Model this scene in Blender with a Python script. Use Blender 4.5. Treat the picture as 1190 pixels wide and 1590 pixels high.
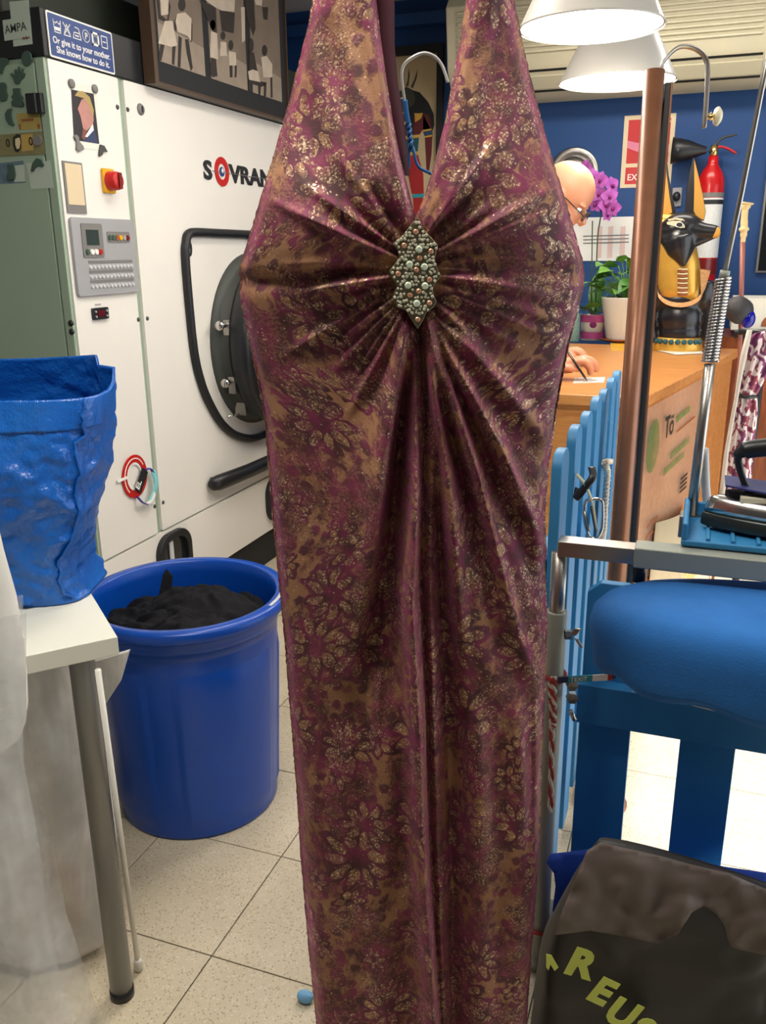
import bpy, bmesh, math, random
import numpy as np
from mathutils import Vector, Matrix
random.seed(7); np.random.seed(7)
for o in list(bpy.data.objects): bpy.data.objects.remove(o)
S = bpy.context.scene
COL = S.collection
pi = math.pi

# ------------------------------------------------------------------ camera
CAMH = 1.45; FPX = 1335.0
PITCH, ROLL, YAW = math.radians(17), math.radians(-0.5), math.radians(20.1)
FH = np.array([-math.sin(YAW), math.cos(YAW), 0.0])      # horizontal view direction
RH = np.array([math.cos(YAW), math.sin(YAW), 0.0])       # horizontal right
UPV = np.array([0, 0, 1.0])
CD = FH*math.cos(PITCH) - UPV*math.sin(PITCH)
_u = UPV*math.cos(PITCH) + FH*math.sin(PITCH)
CR = RH*math.cos(ROLL) + _u*math.sin(ROLL)
CU = _u*math.cos(ROLL) - RH*math.sin(ROLL)
C0 = np.array([0, 0, CAMH])
cam = bpy.data.cameras.new('camera'); co = bpy.data.objects.new('camera', cam); COL.objects.link(co)
m = Matrix.Identity(4)
for i in range(3):
    m[i][0] = CR[i]; m[i][1] = CU[i]; m[i][2] = -CD[i]; m[i][3] = C0[i]
co.matrix_world = m
cam.sensor_fit = 'HORIZONTAL'; cam.sensor_width = 36; cam.lens = 36*FPX/1190; cam.clip_start = 0.02
S.camera = co

# ------------------------------------------------------------------ light and exposure
w = bpy.data.worlds.new('world'); S.world = w; w.use_nodes = True
bg = w.node_tree.nodes['Background']; bg.inputs[0].default_value = (1.0, 0.96, 0.92, 1); bg.inputs[1].default_value = 0.05
def light(name, kind, loc, energy, color=(1, 1, 1), size=1, size_y=None, rot=(0, 0, 0), **kw):
    l = bpy.data.lights.new(name, kind); l.energy = energy; l.color = color
    if kind == 'AREA':
        l.shape = 'RECTANGLE'; l.size = size; l.size_y = size_y or size
    o = bpy.data.objects.new(name, l); o.location = loc; o.rotation_euler = rot; COL.objects.link(o)
    for k, v in kw.items(): setattr(l, k, v)
    return o
light('sun', 'SUN', (4, 2.4, 4), 7.0, (1.0, 0.97, 0.92), rot=(math.radians(8), math.radians(47), 0), angle=0.03)
light('daylight_opening', 'AREA', (2.12, 2.4, 1.15), 42, (0.90, 0.95, 1.0), 2.1, 2.7, rot=(0, math.radians(90), 0))
light('ceiling_tube_front', 'AREA', (-0.62, 0.74, 2.60), 24, (1.0, 0.93, 0.83), 0.9, 0.25, rot=(0, 0, 0.35))
light('ceiling_tube_mid', 'AREA', (-0.95, 2.3, 2.60), 14, (1.0, 0.93, 0.83), 0.25, 1.3)
light('ceiling_tube_right', 'AREA', (0.85, 1.35, 2.60), 8, (1.0, 0.93, 0.84), 0.25, 1.2)
light('ceiling_tube_rear', 'AREA', (-0.2, 4.1, 2.60), 14, (1.0, 0.93, 0.84), 1.2, 0.25)
S.view_settings.view_transform = 'Standard'; S.view_settings.look = 'None'
S.view_settings.gamma = 1.0; S.view_settings.use_curve_mapping = False
S.view_settings.exposure = 0.36

# ------------------------------------------------------------------ pixel rays of the calibrated view (real depths are given for every use)
def ray(x, y): return CD + CR*(x-595)/FPX - CU*(y-795)/FPX
def atZ(x, y, z): d = ray(x, y); return C0 + d*(z-CAMH)/d[2]
def atX(x, y, X): d = ray(x, y); return C0 + d*X/d[0]
def atY(x, y, Y): d = ray(x, y); return C0 + d*Y/d[1]
def atF(x, y, f): d = ray(x, y); return C0 + d*f/(d@FH)
def V(*a): return np.array(a, float)

# ------------------------------------------------------------------ material helpers
class NT:
    def __init__(s, name):
        s.m = bpy.data.materials.new(name); s.m.use_nodes = True; s.t = s.m.node_tree
        s.b = s.t.nodes['Principled BSDF']
    def n(s, typ, **kw):
        x = s.t.nodes.new(typ)
        for k, v in kw.items(): setattr(x, k, v)
        return x
    def put(s, sock, v):
        if hasattr(v, 'is_output'): s.t.links.new(v, sock)
        elif isinstance(v, (tuple, list)) and len(v) == 3 and sock.type == 'RGBA': sock.default_value = (*v, 1)
        else: sock.default_value = v
    def math(s, op, a, b=None, c=None, clamp=False):
        x = s.n('ShaderNodeMath', operation=op, use_clamp=clamp)
        for i, v in enumerate((a, b, c)):
            if v is not None: s.put(x.inputs[i], v)
        return x.outputs[0]
    def vmath(s, op, a, b=None):
        x = s.n('ShaderNodeVectorMath', operation=op); s.put(x.inputs[0], a)
        if b is not None: s.put(x.inputs[1], b)
        return x.outputs['Value'] if op in ('LENGTH', 'DOT_PRODUCT') else x.outputs[0]
    def step(s, v, lo, hi, a=0.0, b=1.0):
        x = s.n('ShaderNodeMapRange', interpolation_type='SMOOTHSTEP')
        s.put(x.inputs[0], v)
        for i, q in enumerate((lo, hi, a, b)): s.put(x.inputs[i+1], q)
        return x.outputs[0]
    def mix(s, f, a, b):
        x = s.n('ShaderNodeMix', data_type='RGBA'); s.put(x.inputs[0], f); s.put(x.inputs[6], a); s.put(x.inputs[7], b)
        return x.outputs[2]
    def noise(s, vec, scale, detail=3, rough=0.5, out=0):
        x = s.n('ShaderNodeTexNoise'); s.put(x.inputs['Vector'], vec); x.inputs['Scale'].default_value = scale
        x.inputs['Detail'].default_value = detail; x.inputs['Roughness'].default_value = rough
        return x.outputs[out]
    def coord(s, which='Object'): return s.n('ShaderNodeTexCoord').outputs[which]
    def bump(s, h, strength=0.3, dist=0.01):
        x = s.n('ShaderNodeBump'); s.put(x.inputs['Height'], h); x.inputs['Strength'].default_value = strength; x.inputs['Distance'].default_value = dist
        s.t.links.new(x.outputs[0], s.b.inputs['Normal'])
    def set(s, **kw):
        for k, v in kw.items(): s.put(s.b.inputs[k.replace('_', ' ')], v)
        return s.m
def mat(name, col, rough=0.5, metal=0.0, var=0.06, vscale=6, bump=0.0, bscale=60, spec=None, **kw):
    t = NT(name); c = t.coord()
    nz = t.noise(c, vscale, 4)
    t.set(Base_Color=t.mix(nz, tuple(max(0, x*(1-var*1.5)) for x in col), tuple(min(1, x*(1+var)) for x in col)), Roughness=rough, Metallic=metal)
    if bump: t.bump(t.noise(c, bscale, 4), bump, 0.004)
    if spec is not None: t.b.inputs['Specular IOR Level'].default_value = spec
    for k, v in kw.items(): t.put(t.b.inputs[k.replace('_', ' ')], v)
    return t.m
def srgb(r, g, b):
    f = lambda x: (x/255/12.92) if x/255 <= 0.04045 else ((x/255+0.055)/1.055)**2.4
    return (f(r), f(g), f(b))

# ------------------------------------------------------------------ mesh helpers
class B:
    def __init__(s): s.v = []; s.f = []
    def add(s, vs, fs):
        o = len(s.v); s.v += [tuple(map(float, p)) for p in vs]; s.f += [tuple(i+o for i in f) for f in fs]; return s
    def box(s, lo, hi):
        x0, y0, z0 = lo; x1, y1, z1 = hi
        return s.add([(x0,y0,z0),(x1,y0,z0),(x1,y1,z0),(x0,y1,z0),(x0,y0,z1),(x1,y0,z1),(x1,y1,z1),(x0,y1,z1)],
            [(3,2,1,0),(4,5,6,7),(0,1,5,4),(1,2,6,5),(2,3,7,6),(3,0,4,7)])
    def obox(s, c, ax, sz):
        """box centred at c with three axes and full sizes"""
        c = np.array(c, float); a = [np.array(x, float)/np.linalg.norm(x)*q/2 for x, q in zip(ax, sz)]
        vs = [c + i*a[0] + j*a[1] + k*a[2] for k in (-1, 1) for i, j in ((-1,-1),(1,-1),(1,1),(-1,1))]
        return s.add(vs, [(3,2,1,0),(4,5,6,7),(0,1,5,4),(1,2,6,5),(2,3,7,6),(3,0,4,7)])
    def tube(s, path, r, n=10, closed=False, cap=True, flat=1.0):
        P = [np.array(p, float) for p in path]; L = len(P)
        R = list(r) if hasattr(r, '__len__') else [r]*L
        vs = []; nrm = None
        for i in range(L):
            a = P[(i-1) % L] if (closed or i > 0) else P[i]; b = P[(i+1) % L] if (closed or i < L-1) else P[i]
            t = b-a; t = t/(np.linalg.norm(t)+1e-12)
            if nrm is None:
                h = V(0,0,1) if abs(t[2]) < 0.9 else V(1,0,0); nrm = np.cross(t, h)
            nrm = nrm - t*(nrm@t); nrm /= np.linalg.norm(nrm)+1e-12
            bi = np.cross(t, nrm)
            for k in range(n):
                q = 2*pi*k/n; vs.append(P[i] + R[i]*(math.cos(q)*nrm + flat*math.sin(q)*bi))
        fs = []
        for i in range(L if closed else L-1):
            j = (i+1) % L
            for k in range(n): fs.append((i*n+k, i*n+(k+1) % n, j*n+(k+1) % n, j*n+k))
        if cap and not closed: fs += [tuple(range(n-1, -1, -1)), tuple(range((L-1)*n, L*n))]
        return s.add(vs, fs)
    def lathe(s, prof, c=(0,0,0), n=32, ax=((1,0,0),(0,1,0),(0,0,1)), cap=(False, False)):
        """profile of (radius, height) turned about the third axis"""
        c = np.array(c, float); a, b, z = [np.array(q, float) for q in ax]
        vs = [c + r*(math.cos(2*pi*k/n)*a + math.sin(2*pi*k/n)*b) + h*z for r, h in prof for k in range(n)]
        fs = [(i*n+k, i*n+(k+1) % n, (i+1)*n+(k+1) % n, (i+1)*n+k) for i in range(len(prof)-1) for k in range(n)]
        if cap[0]: fs.append(tuple(range(n-1, -1, -1)))
        if cap[1]: fs.append(tuple(range((len(prof)-1)*n, len(prof)*n)))
        return s.add(vs, fs)
    def prism(s, poly, o, u, v, d):
        """polygon of (a,b) in plane o + a*u + b*v, extruded by d along u x v (front at +d)"""
        o = np.array(o, float); u = np.array(u, float); v = np.array(v, float); w_ = np.cross(u, v); w_ /= np.linalg.norm(w_)
        n = len(poly); lo = [o+a*u+b*v for a, b in poly]
        return s.add(lo+[p+w_*d for p in lo], [tuple(range(n-1,-1,-1)), tuple(range(n, 2*n))]+[(i, (i+1) % n, n+(i+1) % n, n+i) for i in range(n)])
    def poly3(s, pts, d):
        """polygon from 3-D points with extrusion vector d"""
        n = len(pts); d = np.array(d, float); lo = [np.array(p, float) for p in pts]
        return s.add(lo+[p+d for p in lo], [tuple(range(n-1,-1,-1)), tuple(range(n, 2*n))]+[(i, (i+1) % n, n+(i+1) % n, n+i) for i in range(n)])
    def ell(s, c, r, n=16, m_=10, ax=None):
        c = np.array(c, float); r = r if hasattr(r, '__len__') else (r, r, r)
        A = [np.array(q, float) for q in (ax or ((1,0,0),(0,1,0),(0,0,1)))]
        vs = []
        for i in range(m_+1):
            t = pi*i/m_
            for k in range(n):
                q = 2*pi*k/n
                vs.append(c + A[0]*r[0]*math.sin(t)*math.cos(q) + A[1]*r[1]*math.sin(t)*math.sin(q) - A[2]*r[2]*math.cos(t))
        fs = [(i*n+k, i*n+(k+1) % n, (i+1)*n+(k+1) % n, (i+1)*n+k) for i in range(m_) for k in range(n)]
        return s.add(vs, fs)
    def loft(s, rows, cap=True, closed=True):
        n = len(rows[0]); vs = [p for r in rows for p in r]; fs = []
        for i in range(len(rows)-1):
            for k in range(n if closed else n-1): fs.append((i*n+k, i*n+(k+1) % n, (i+1)*n+(k+1) % n, (i+1)*n+k))
        if cap: fs += [tuple(range(n-1,-1,-1)), tuple(range((len(rows)-1)*n, len(rows)*n))]
        return s.add(vs, fs)
    def obj(s, name, mt, parent=None, smooth=False, bevel=0, seg=2, sub=0, solid=0, fix=True, off=-1):
        me = bpy.data.meshes.new(name); me.from_pydata(s.v, [], s.f); me.update()
        if fix:
            bm = bmesh.new(); bm.from_mesh(me); bmesh.ops.remove_doubles(bm, verts=bm.verts, dist=1e-6)
            bmesh.ops.recalc_face_normals(bm, faces=bm.faces); bm.to_mesh(me); bm.free()
        return finish(name, me, mt, parent, smooth, bevel, seg, sub, solid, off)
def finish(name, me, mt, parent=None, smooth=False, bevel=0, seg=2, sub=0, solid=0, off=-1):
    me.name = name
    if mt: me.materials.clear(); me.materials.append(mt)
    if smooth: me.polygons.foreach_set('use_smooth', [True]*len(me.polygons))
    o = bpy.data.objects.new(name, me); COL.objects.link(o)
    if parent is not None: setp(o, parent)
    if solid:
        q = o.modifiers.new('solid', 'SOLIDIFY'); q.thickness = solid; q.offset = off
    if bevel:
        q = o.modifiers.new('bevel', 'BEVEL'); q.width = bevel; q.segments = seg; q.limit_method = 'ANGLE'; q.angle_limit = 0.7
        me.polygons.foreach_set('use_smooth', [True]*len(me.polygons)); q.harden_normals = True
    if sub:
        q = o.modifiers.new('sub', 'SUBSURF'); q.levels = sub; q.render_levels = sub
    return o
WORLD = {}
def wmat(o): return WORLD.get(o.name, Matrix.Identity(4))
def setp(o, parent):
    o.parent = parent; o.matrix_parent_inverse = wmat(parent).inverted()
def thing(name, label, cat, loc=(0,0,0), group=None):
    o = bpy.data.objects.new(name, None); COL.objects.link(o); o.location = tuple(loc); o.empty_display_size = 0.05
    WORLD[o.name] = Matrix.Translation(tuple(map(float, loc)))
    return tag(o, label, cat, group)
def tag(o, label, cat, group=None):
    o['label'] = label; o['category'] = cat
    if group: o['group'] = group
    return o
def struct(o): o['kind'] = 'structure'; return o
def stuff(o): o['kind'] = 'stuff'; return o
def lab(o, s): o['label'] = s; return o
def fuse(b, voxel, smooth_it=6, name='fused'):
    """overlapping closed shapes -> one continuous surface"""
    me = bpy.data.meshes.new(name); me.from_pydata(b.v, [], b.f); me.update()
    bm = bmesh.new(); bm.from_mesh(me); bmesh.ops.remove_doubles(bm, verts=bm.verts, dist=1e-6)
    bmesh.ops.recalc_face_normals(bm, faces=bm.faces); bm.to_mesh(me); bm.free()
    o = bpy.data.objects.new(name, me); COL.objects.link(o)
    q = o.modifiers.new('r', 'REMESH'); q.mode = 'VOXEL'; q.voxel_size = voxel
    if smooth_it:
        q = o.modifiers.new('s', 'SMOOTH'); q.iterations = smooth_it; q.factor = 0.5
    dg = bpy.context.evaluated_depsgraph_get()
    out = bpy.data.meshes.new_from_object(o.evaluated_get(dg)); bpy.data.objects.remove(o)
    return out
def text(name, s, o, u, v, h, mt, parent=None, depth=0.0006, bold=0.0, align='LEFT', squash=1.0, space=1.0):
    """lettering: o = baseline start, u/v = unit right/up, h = cap height"""
    cu = bpy.data.curves.new(name, 'FONT'); cu.body = s; cu.size = 1; cu.offset = bold; cu.align_x = align; cu.resolution_u = 3; cu.space_character = space
    t = bpy.data.objects.new(name, cu); COL.objects.link(t)
    dg = bpy.context.evaluated_depsgraph_get(); me = bpy.data.meshes.new_from_object(t.evaluated_get(dg)); bpy.data.objects.remove(t)
    u = np.array(u, float); v = np.array(v, float); w_ = np.cross(u, v); k = h/0.69; o = np.array(o, float)
    n = len(me.vertices); c = np.empty(n*3); me.vertices.foreach_get('co', c); c = c.reshape(-1, 3)
    front = o + np.outer(c[:,0]*k*squash, u) + np.outer(c[:,1]*k, v) + w_*depth
    b = B(); fs = [tuple(p.vertices) for p in me.polygons]
    b.add(front, fs)
    b.add(front - w_*depth, [tuple(reversed(f)) for f in fs])
    bm = bmesh.new(); bm.from_mesh(me)
    for e in bm.edges:
        if len(e.link_faces) == 1: i, j = e.verts[0].index, e.verts[1].index; b.f.append((i, j, n+j, n+i))
    bm.free()
    return b.obj(name, mt, parent)
def copy_tree(o, parent=None, loc=None):
    c = o.copy(); COL.objects.link(c)
    if parent is not None: c.parent = parent
    if loc is not None: c.location = loc
    for ch in o.children: copy_tree(ch, c)
    return c
def rrect(x0, y0, x1, y1, r, n=5):
    out = []
    for cx, cy, a in ((x1-r, y0+r, -90), (x1-r, y1-r, 0), (x0+r, y1-r, 90), (x0+r, y0+r, 180)):
        for i in range(n+1): q = math.radians(a+90*i/n); out.append((cx+r*math.cos(q), cy+r*math.sin(q)))
    return out
def spline(pts, per=8, closed=False):
    P = [np.array(p, float) for p in pts]; out = []; n = len(P)
    for i in range(n if closed else n-1):
        p0 = P[(i-1) % n] if closed or i > 0 else 2*P[0]-P[1]; p1 = P[i]; p2 = P[(i+1) % n]
        p3 = P[(i+2) % n] if closed or i < n-2 else 2*P[-1]-P[-2]
        for k in range(per):
            t = k/per; out.append(0.5*((2*p1)+(p2-p0)*t+(2*p0-5*p1+4*p2-p3)*t*t+(3*p1-p0-3*p2+p3)*t**3))
    if not closed: out.append(P[-1])
    return out

# ------------------------------------------------------------------ materials
M = {}
M['white'] = mat('white_enamel', srgb(232,228,220), 0.35, var=0.02)
M['green'] = mat('pale_green_enamel', srgb(150,170,148), 0.45, var=0.03)
M['black'] = mat('black_plastic', (0.010,0.011,0.013), 0.38)
M['blackmatt'] = mat('black_matt', (0.012,0.013,0.015), 0.75)
M['rubber'] = mat('black_rubber', (0.009,0.010,0.012), 0.5)
M['dkgrey'] = mat('dark_grey', (0.05,0.055,0.05), 0.6)
M['ducts'] = mat('dark_green_grey', (0.035,0.042,0.03), 0.7)
M['grey'] = mat('grey_plastic', srgb(158,158,160), 0.45, var=0.03)
M['ltgrey'] = mat('light_grey_plastic', srgb(200,200,202), 0.4)
M['chrome'] = mat('chrome', (0.62,0.6,0.57), 0.18, 1.0)
M['steel'] = mat('brushed_steel', (0.42,0.40,0.37), 0.32, 1.0, bump=0.05, bscale=300)
M['greypaint'] = mat('grey_green_paint', srgb(150,155,145), 0.45, 0.15)
M['screen'] = mat('lcd', (0.03,0.045,0.04), 0.15)
M['redled'] = mat('red_led_window', (0.10,0.006,0.012), 0.2)
M['yellow'] = mat('yellow_plastic', srgb(232,170,20), 0.4)
M['red'] = mat('red_plastic', srgb(190,30,22), 0.35)
M['redpaint'] = mat('red_paint', srgb(190,18,24), 0.25)
M['dkred'] = mat('dark_red_plastic', srgb(120,22,20), 0.3)
M['blueink'] = mat('blue_ink', srgb(30,62,125), 0.35)
M['whiteink'] = mat('white_ink', srgb(238,236,230), 0.5)
M['blackink'] = mat('black_ink', (0.014,0.014,0.015), 0.5)
M['paper'] = mat('paper', srgb(226,224,212), 0.7, var=0.03)
M['cream'] = mat('cream_paper', srgb(215,196,160), 0.6, var=0.04)
M['card'] = mat('pale_card', srgb(178,192,178), 0.7)
M['silverm'] = mat('grey_magnet', srgb(120,118,115), 0.5)
M['greenm'] = mat('green_grey_magnet', srgb(62,84,74), 0.6, bump=0.3, bscale=120)
M['bluewall'] = mat('blue_wall_paint', srgb(20,68,126), 0.6, var=0.05, vscale=2, bump=0.05, bscale=90)
M['ceil'] = mat('ceiling_paint', srgb(190,192,192), 0.8)
M['plaster'] = mat('plaster', srgb(176,174,168), 0.8)
M['bin'] = mat('blue_bin_plastic', srgb(4,72,172), 0.3, var=0.04, bump=0.03, bscale=40)
M['cloth'] = mat('dark_cloth', (0.0075,0.0075,0.010), 0.8, bump=0.3, bscale=300, spec=0.2)
M['tablet'] = mat('white_laminate', srgb(222,222,208), 0.35, var=0.02)
M['legmetal'] = mat('silver_leg', srgb(140,140,138), 0.38, 0.55)
M['bluewood'] = mat('blue_painted_wood', srgb(46,126,178), 0.5, var=0.10, vscale=14, bump=0.25, bscale=30)
M['brownpole'] = mat('brown_pipe', srgb(135,88,62), 0.35, 0.35, var=0.18, vscale=25)
M['brass'] = mat('brass', (0.75,0.55,0.22), 0.2, 1.0)
M['pearl'] = mat('cream_knob', srgb(225,220,190), 0.2)
M['acbody'] = mat('aged_beige_plastic', srgb(205,198,170), 0.5)
M['gold'] = mat('gold_paint', srgb(216,168,72), 0.32, 0.45, var=0.15, vscale=20)
M['golddeep'] = mat('ochre_gold', srgb(205,150,60), 0.5, 0.2)
M['statue'] = mat('statue_black', (0.013,0.013,0.016), 0.28)
M['terracotta'] = mat('terracotta', srgb(150,85,50), 0.6)
M['potwhite'] = mat('white_ceramic', srgb(236,234,226), 0.3)
M['skin'] = mat('skin', srgb(206,142,108), 0.5, var=0.05, vscale=30, Subsurface_Weight=0.15)
M['shirt'] = mat('grey_blue_shirt', srgb(70,84,110), 0.85, bump=0.2, bscale=200)
M['trousers'] = mat('dark_trousers', srgb(36,38,46), 0.85)
M['petal'] = mat('orchid_petal', srgb(190,95,190), 0.6, var=0.2, vscale=60)
M['petalw'] = mat('orchid_lip', srgb(120,20,95), 0.6)
M['leaf'] = mat('leaf', srgb(70,125,45), 0.4, var=0.3, vscale=25)
M['leafy'] = mat('variegated_leaf', srgb(120,175,75), 0.4, var=0.4, vscale=40)
M['stem'] = mat('stem', srgb(60,85,55), 0.6)
M['lampwhite'] = mat('lamp_shade_white', srgb(198,194,186), 0.35)
M['bluecloth'] = mat('blue_cotton', srgb(32,104,178), 0.9, var=0.07, vscale=30, bump=0.25, bscale=350)
M['royal'] = mat('royal_blue_fabric', srgb(18,66,175), 0.75, bump=0.2, bscale=120)
M['darkbag'] = mat('dark_brown_black_bag', srgb(40,37,34), 0.55, var=0.08, bump=0.12, bscale=50)
M['brownbag'] = mat('brown_grey_bag', srgb(92,80,74), 0.55, var=0.08, bump=0.12, bscale=50)
M['lime'] = mat('lime_print', srgb(196,205,88), 0.5)
M['ropew'] = mat('white_cord', srgb(215,205,190), 0.85)
M['roper'] = mat('red_cord', srgb(165,60,55), 0.85)
M['navyplastic'] = mat('navy_plate', srgb(52,56,110), 0.4)
M['iron'] = mat('iron_dark', srgb(60,68,66), 0.3, 0.6)
M['wire'] = mat('wire_white', srgb(205,205,200), 0.3, 0.3)
M['wireblue'] = mat('wire_blue', srgb(40,105,170), 0.4)
M['maroon'] = mat('maroon_lining', srgb(70,16,34), 0.8)
M['glassblue'] = mat('cobalt_glass', srgb(10,15,140), 0.08)
def wood(name, c1, c2, axis=(1,1,1), rough=0.3):
    t = NT(name); c = t.coord(); mp = t.n('ShaderNodeMapping'); t.put(mp.inputs[0], c); mp.inputs['Scale'].default_value = axis
    n1 = t.noise(mp.outputs[0], 6, 6, 0.6); t.set(Base_Color=t.mix(t.step(n1, 0.3, 0.7), c1, c2), Roughness=rough)
    return t.m
M['oak'] = wood('honey_wood', srgb(190,122,62), srgb(214,150,86), (1,8,8))
M['cherry'] = wood('red_brown_wood', srgb(118,60,32), srgb(150,82,46), (8,8,1))
def terrazzo():
    t = NT('terrazzo'); c = t.n('ShaderNodeNewGeometry').outputs['Position']
    base = t.mix(t.step(t.noise(c, 3, 3), 0.35, 0.7), srgb(196,184,158), srgb(210,199,174))
    v = t.n('ShaderNodeTexVoronoi'); t.put(v.inputs['Vector'], c); v.inputs['Scale'].default_value = 210
    hs = t.n('ShaderNodeSeparateColor'); t.put(hs.inputs[0], v.outputs['Color'])
    chip = t.math('MULTIPLY', t.step(hs.outputs[0], 0.70, 0.76), t.step(v.outputs['Distance'], 0.55, 0.35))
    chip2 = t.math('MULTIPLY', t.step(hs.outputs[1], 0.75, 0.8), t.step(v.outputs['Distance'], 0.6, 0.4))
    col = t.mix(t.math('MULTIPLY', chip, 0.6), base, srgb(142,118,88)); col = t.mix(t.math('MULTIPLY', chip2, 0.4), col, srgb(226,222,210))
    dirt = t.step(t.noise(c, 1.7, 5, 0.6), 0.5, 0.8)
    t.set(Base_Color=t.mix(t.math('MULTIPLY', dirt, 0.25), col, srgb(150,142,124)), Roughness=0.42)
    return t.m
M['terrazzo'] = terrazzo()
M['grout'] = mat('grout', srgb(118,110,96), 0.9)
def plastic(name, col, alpha, rough=0.3):
    t = NT(name); c = t.coord(); n = t.noise(c, 7, 4)
    t.set(Base_Color=col, Roughness=rough, Alpha=t.step(n, 0.3, 0.75, max(0, alpha-0.18), min(1, alpha+0.15)))
    mp = t.n('ShaderNodeMapping'); t.put(mp.inputs[0], c); mp.inputs['Scale'].default_value = (1.6,1.6,0.35)
    t.bump(t.math('ADD', t.noise(mp.outputs[0], 6, 3, 0.5), t.math('MULTIPLY', t.noise(c, 9, 3), 0.3)), 0.6 if rough > 0.2 else 0.05, 0.05); return t.m
M['film'] = plastic('garment_film', srgb(240,240,238), 0.34)
M['milky'] = plastic('milky_bag', srgb(226,224,218), 0.80, 0.4)
_t = NT('acrylic_sheet'); M['acrylic'] = _t.set(Base_Color=_t.mix(_t.noise(_t.coord(), 3, 2), srgb(240,230,220), srgb(228,220,212)), Roughness=0.06, Alpha=0.14)
def glass_dark():
    t = NT('dark_glass'); t.set(Base_Color=(0.012,0.014,0.016), Roughness=0.06); return t.m
M['darkglass'] = glass_dark()
def tarp():
    t = NT('blue_tarpaulin'); c = t.coord(); wv = t.n('ShaderNodeTexWave'); t.put(wv.inputs['Vector'], c); wv.inputs['Scale'].default_value = 90
    t.set(Base_Color=t.mix(t.noise(c, 9, 4), srgb(8,78,170), srgb(30,112,205)), Roughness=0.26)
    h = t.math('ADD', t.math('MULTIPLY', wv.outputs[0], 0.02), t.math('ADD', t.noise(c, 22, 5, 0.65), t.math('MULTIPLY', t.noise(c, 60, 3), 0.3))); t.bump(h, 0.55, 0.012)
    return t.m
M['tarp'] = tarp()
def bulbmat():
    t = NT('bulb_glow'); t.set(Base_Color=(1,1,1), Emission_Color=(1.0,0.93,0.82), Emission_Strength=25.0); return t.m
M['bulb'] = bulbmat()

# ================================================================== THE SETTING
TP = 0.335; TX0 = -0.866; TY0 = 1.270
fl = struct(B().box((-3.2,-0.6,-0.06), (2.3,5.1,-0.004)).obj('floor', M['grout']))
tb = B().box((-TP/2+0.0012,-TP/2+0.0012,-0.004), (TP/2-0.0012,TP/2-0.0012,0.0)).obj('tile', M['terrazzo'], bevel=0.0012, seg=1)
first = True
for i in range(-4, 9):
    for j in range(-3, 12):
        o = tb if first else tb.copy()
        if not first: COL.objects.link(o)
        first = False
        o.parent = fl; o.location = (TX0+(i+0.5)*TP, TY0+(j+0.5)*TP, random.uniform(-0.0005, 0.0003))
struct(B().box((-3.2,5.0,0), (2.3,5.1,2.74)).obj('wall_back', M['bluewall']))
struct(B().box((-3.3,-0.6,0), (-3.2,5.1,2.74)).obj('wall_left', M['plaster']))
struct(B().box((-3.3,-0.6,2.74), (2.3,5.1,2.84)).obj('ceiling', M['ceil']))
wr = B().box((2.2,-0.6,0), (2.3,1.0,2.74)); wr.box((2.2,3.8,0), (2.3,5.1,2.74)); wr.box((2.2,1.0,2.25), (2.3,3.8,2.74))
struct(wr.obj('wall_right', M['plaster']))
struct(B().box((-3.2,4.93,2.60), (2.3,5.0,2.66)).obj('trim_1', M['bluewall'], bevel=0.004))
dfr = B().box((2.17,0.96,0), (2.31,1.01,2.29)); dfr.box((2.17,3.79,0), (2.31,3.84,2.29)); dfr.box((2.17,1.01,2.24), (2.31,3.79,2.29))
struct(dfr.obj('door_1', M['legmetal']))

# ================================================================== DRY-CLEANING MACHINE
MX = -1.85
mach = thing('dry_cleaning_machine', 'large white dry-cleaning machine with pale green side and round black door', 'machine', (-2.4,3.3,0))
def pm(y, z, d=0.0): return V(MX+d, y, z)
Yv, Zv = V(0,1,0), V(0,0,1)
Y0, Y1 = 2.26, 4.45
B().box((-3.05,Y0,0.165), (MX-0.012,Y1,1.99)).obj('body', M['green'], mach)
B().box((-3.0,Y0+0.02,0), (MX-0.025,Y1-0.02,0.165)).obj('plinth', M['blackmatt'], mach)
B().box((-3.05,Y0-0.005,1.99), (MX+0.0,Y1,2.118)).obj('top_cap', M['black'], mach, bevel=0.004)
def face(name, y0, z0, y1, z1, mt, d0, d1, par=mach, r=0.006, n=3, **kw):
    return B().prism(rrect(y0, z0, y1, z1, r, n), pm(0,0,d0), Yv, Zv, d1-d0).obj(name, mt, par, **kw)
face('control_column_panel', Y0+0.004, 0.437, 2.592, 1.986, M['white'], -0.014, 0.0)
face('front_panel', 2.622, 0.437, Y1, 1.986, M['white'], -0.014, 0.0)
face('lower_panel', Y0+0.004, 0.170, Y1, 0.429, M['white'], -0.014, 0.0)
for y, z in ((2.577,1.898),(2.632,1.898),(2.587,1.222),(2.641,1.222),(2.585,0.543),(2.640,0.543)):
    B().lathe([(0.0,0.004),(0.006,0.0035),(0.008,0.0)], pm(y,z), 12, (Yv,Zv,V(1,0,0))).obj('screw', M['dkgrey'], mach, smooth=True)
lk = B().lathe([(0.0,0.008),(0.014,0.008),(0.018,0.004),(0.019,0)], pm(2.704,1.908), 20, (Yv,Zv,V(1,0,0))).obj('lock', M['silverm'], mach, smooth=True)
B().box((MX+0.008,2.701,1.898), (MX+0.010,2.707,1.918)).obj('keyhole', M['black'], lk)
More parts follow.
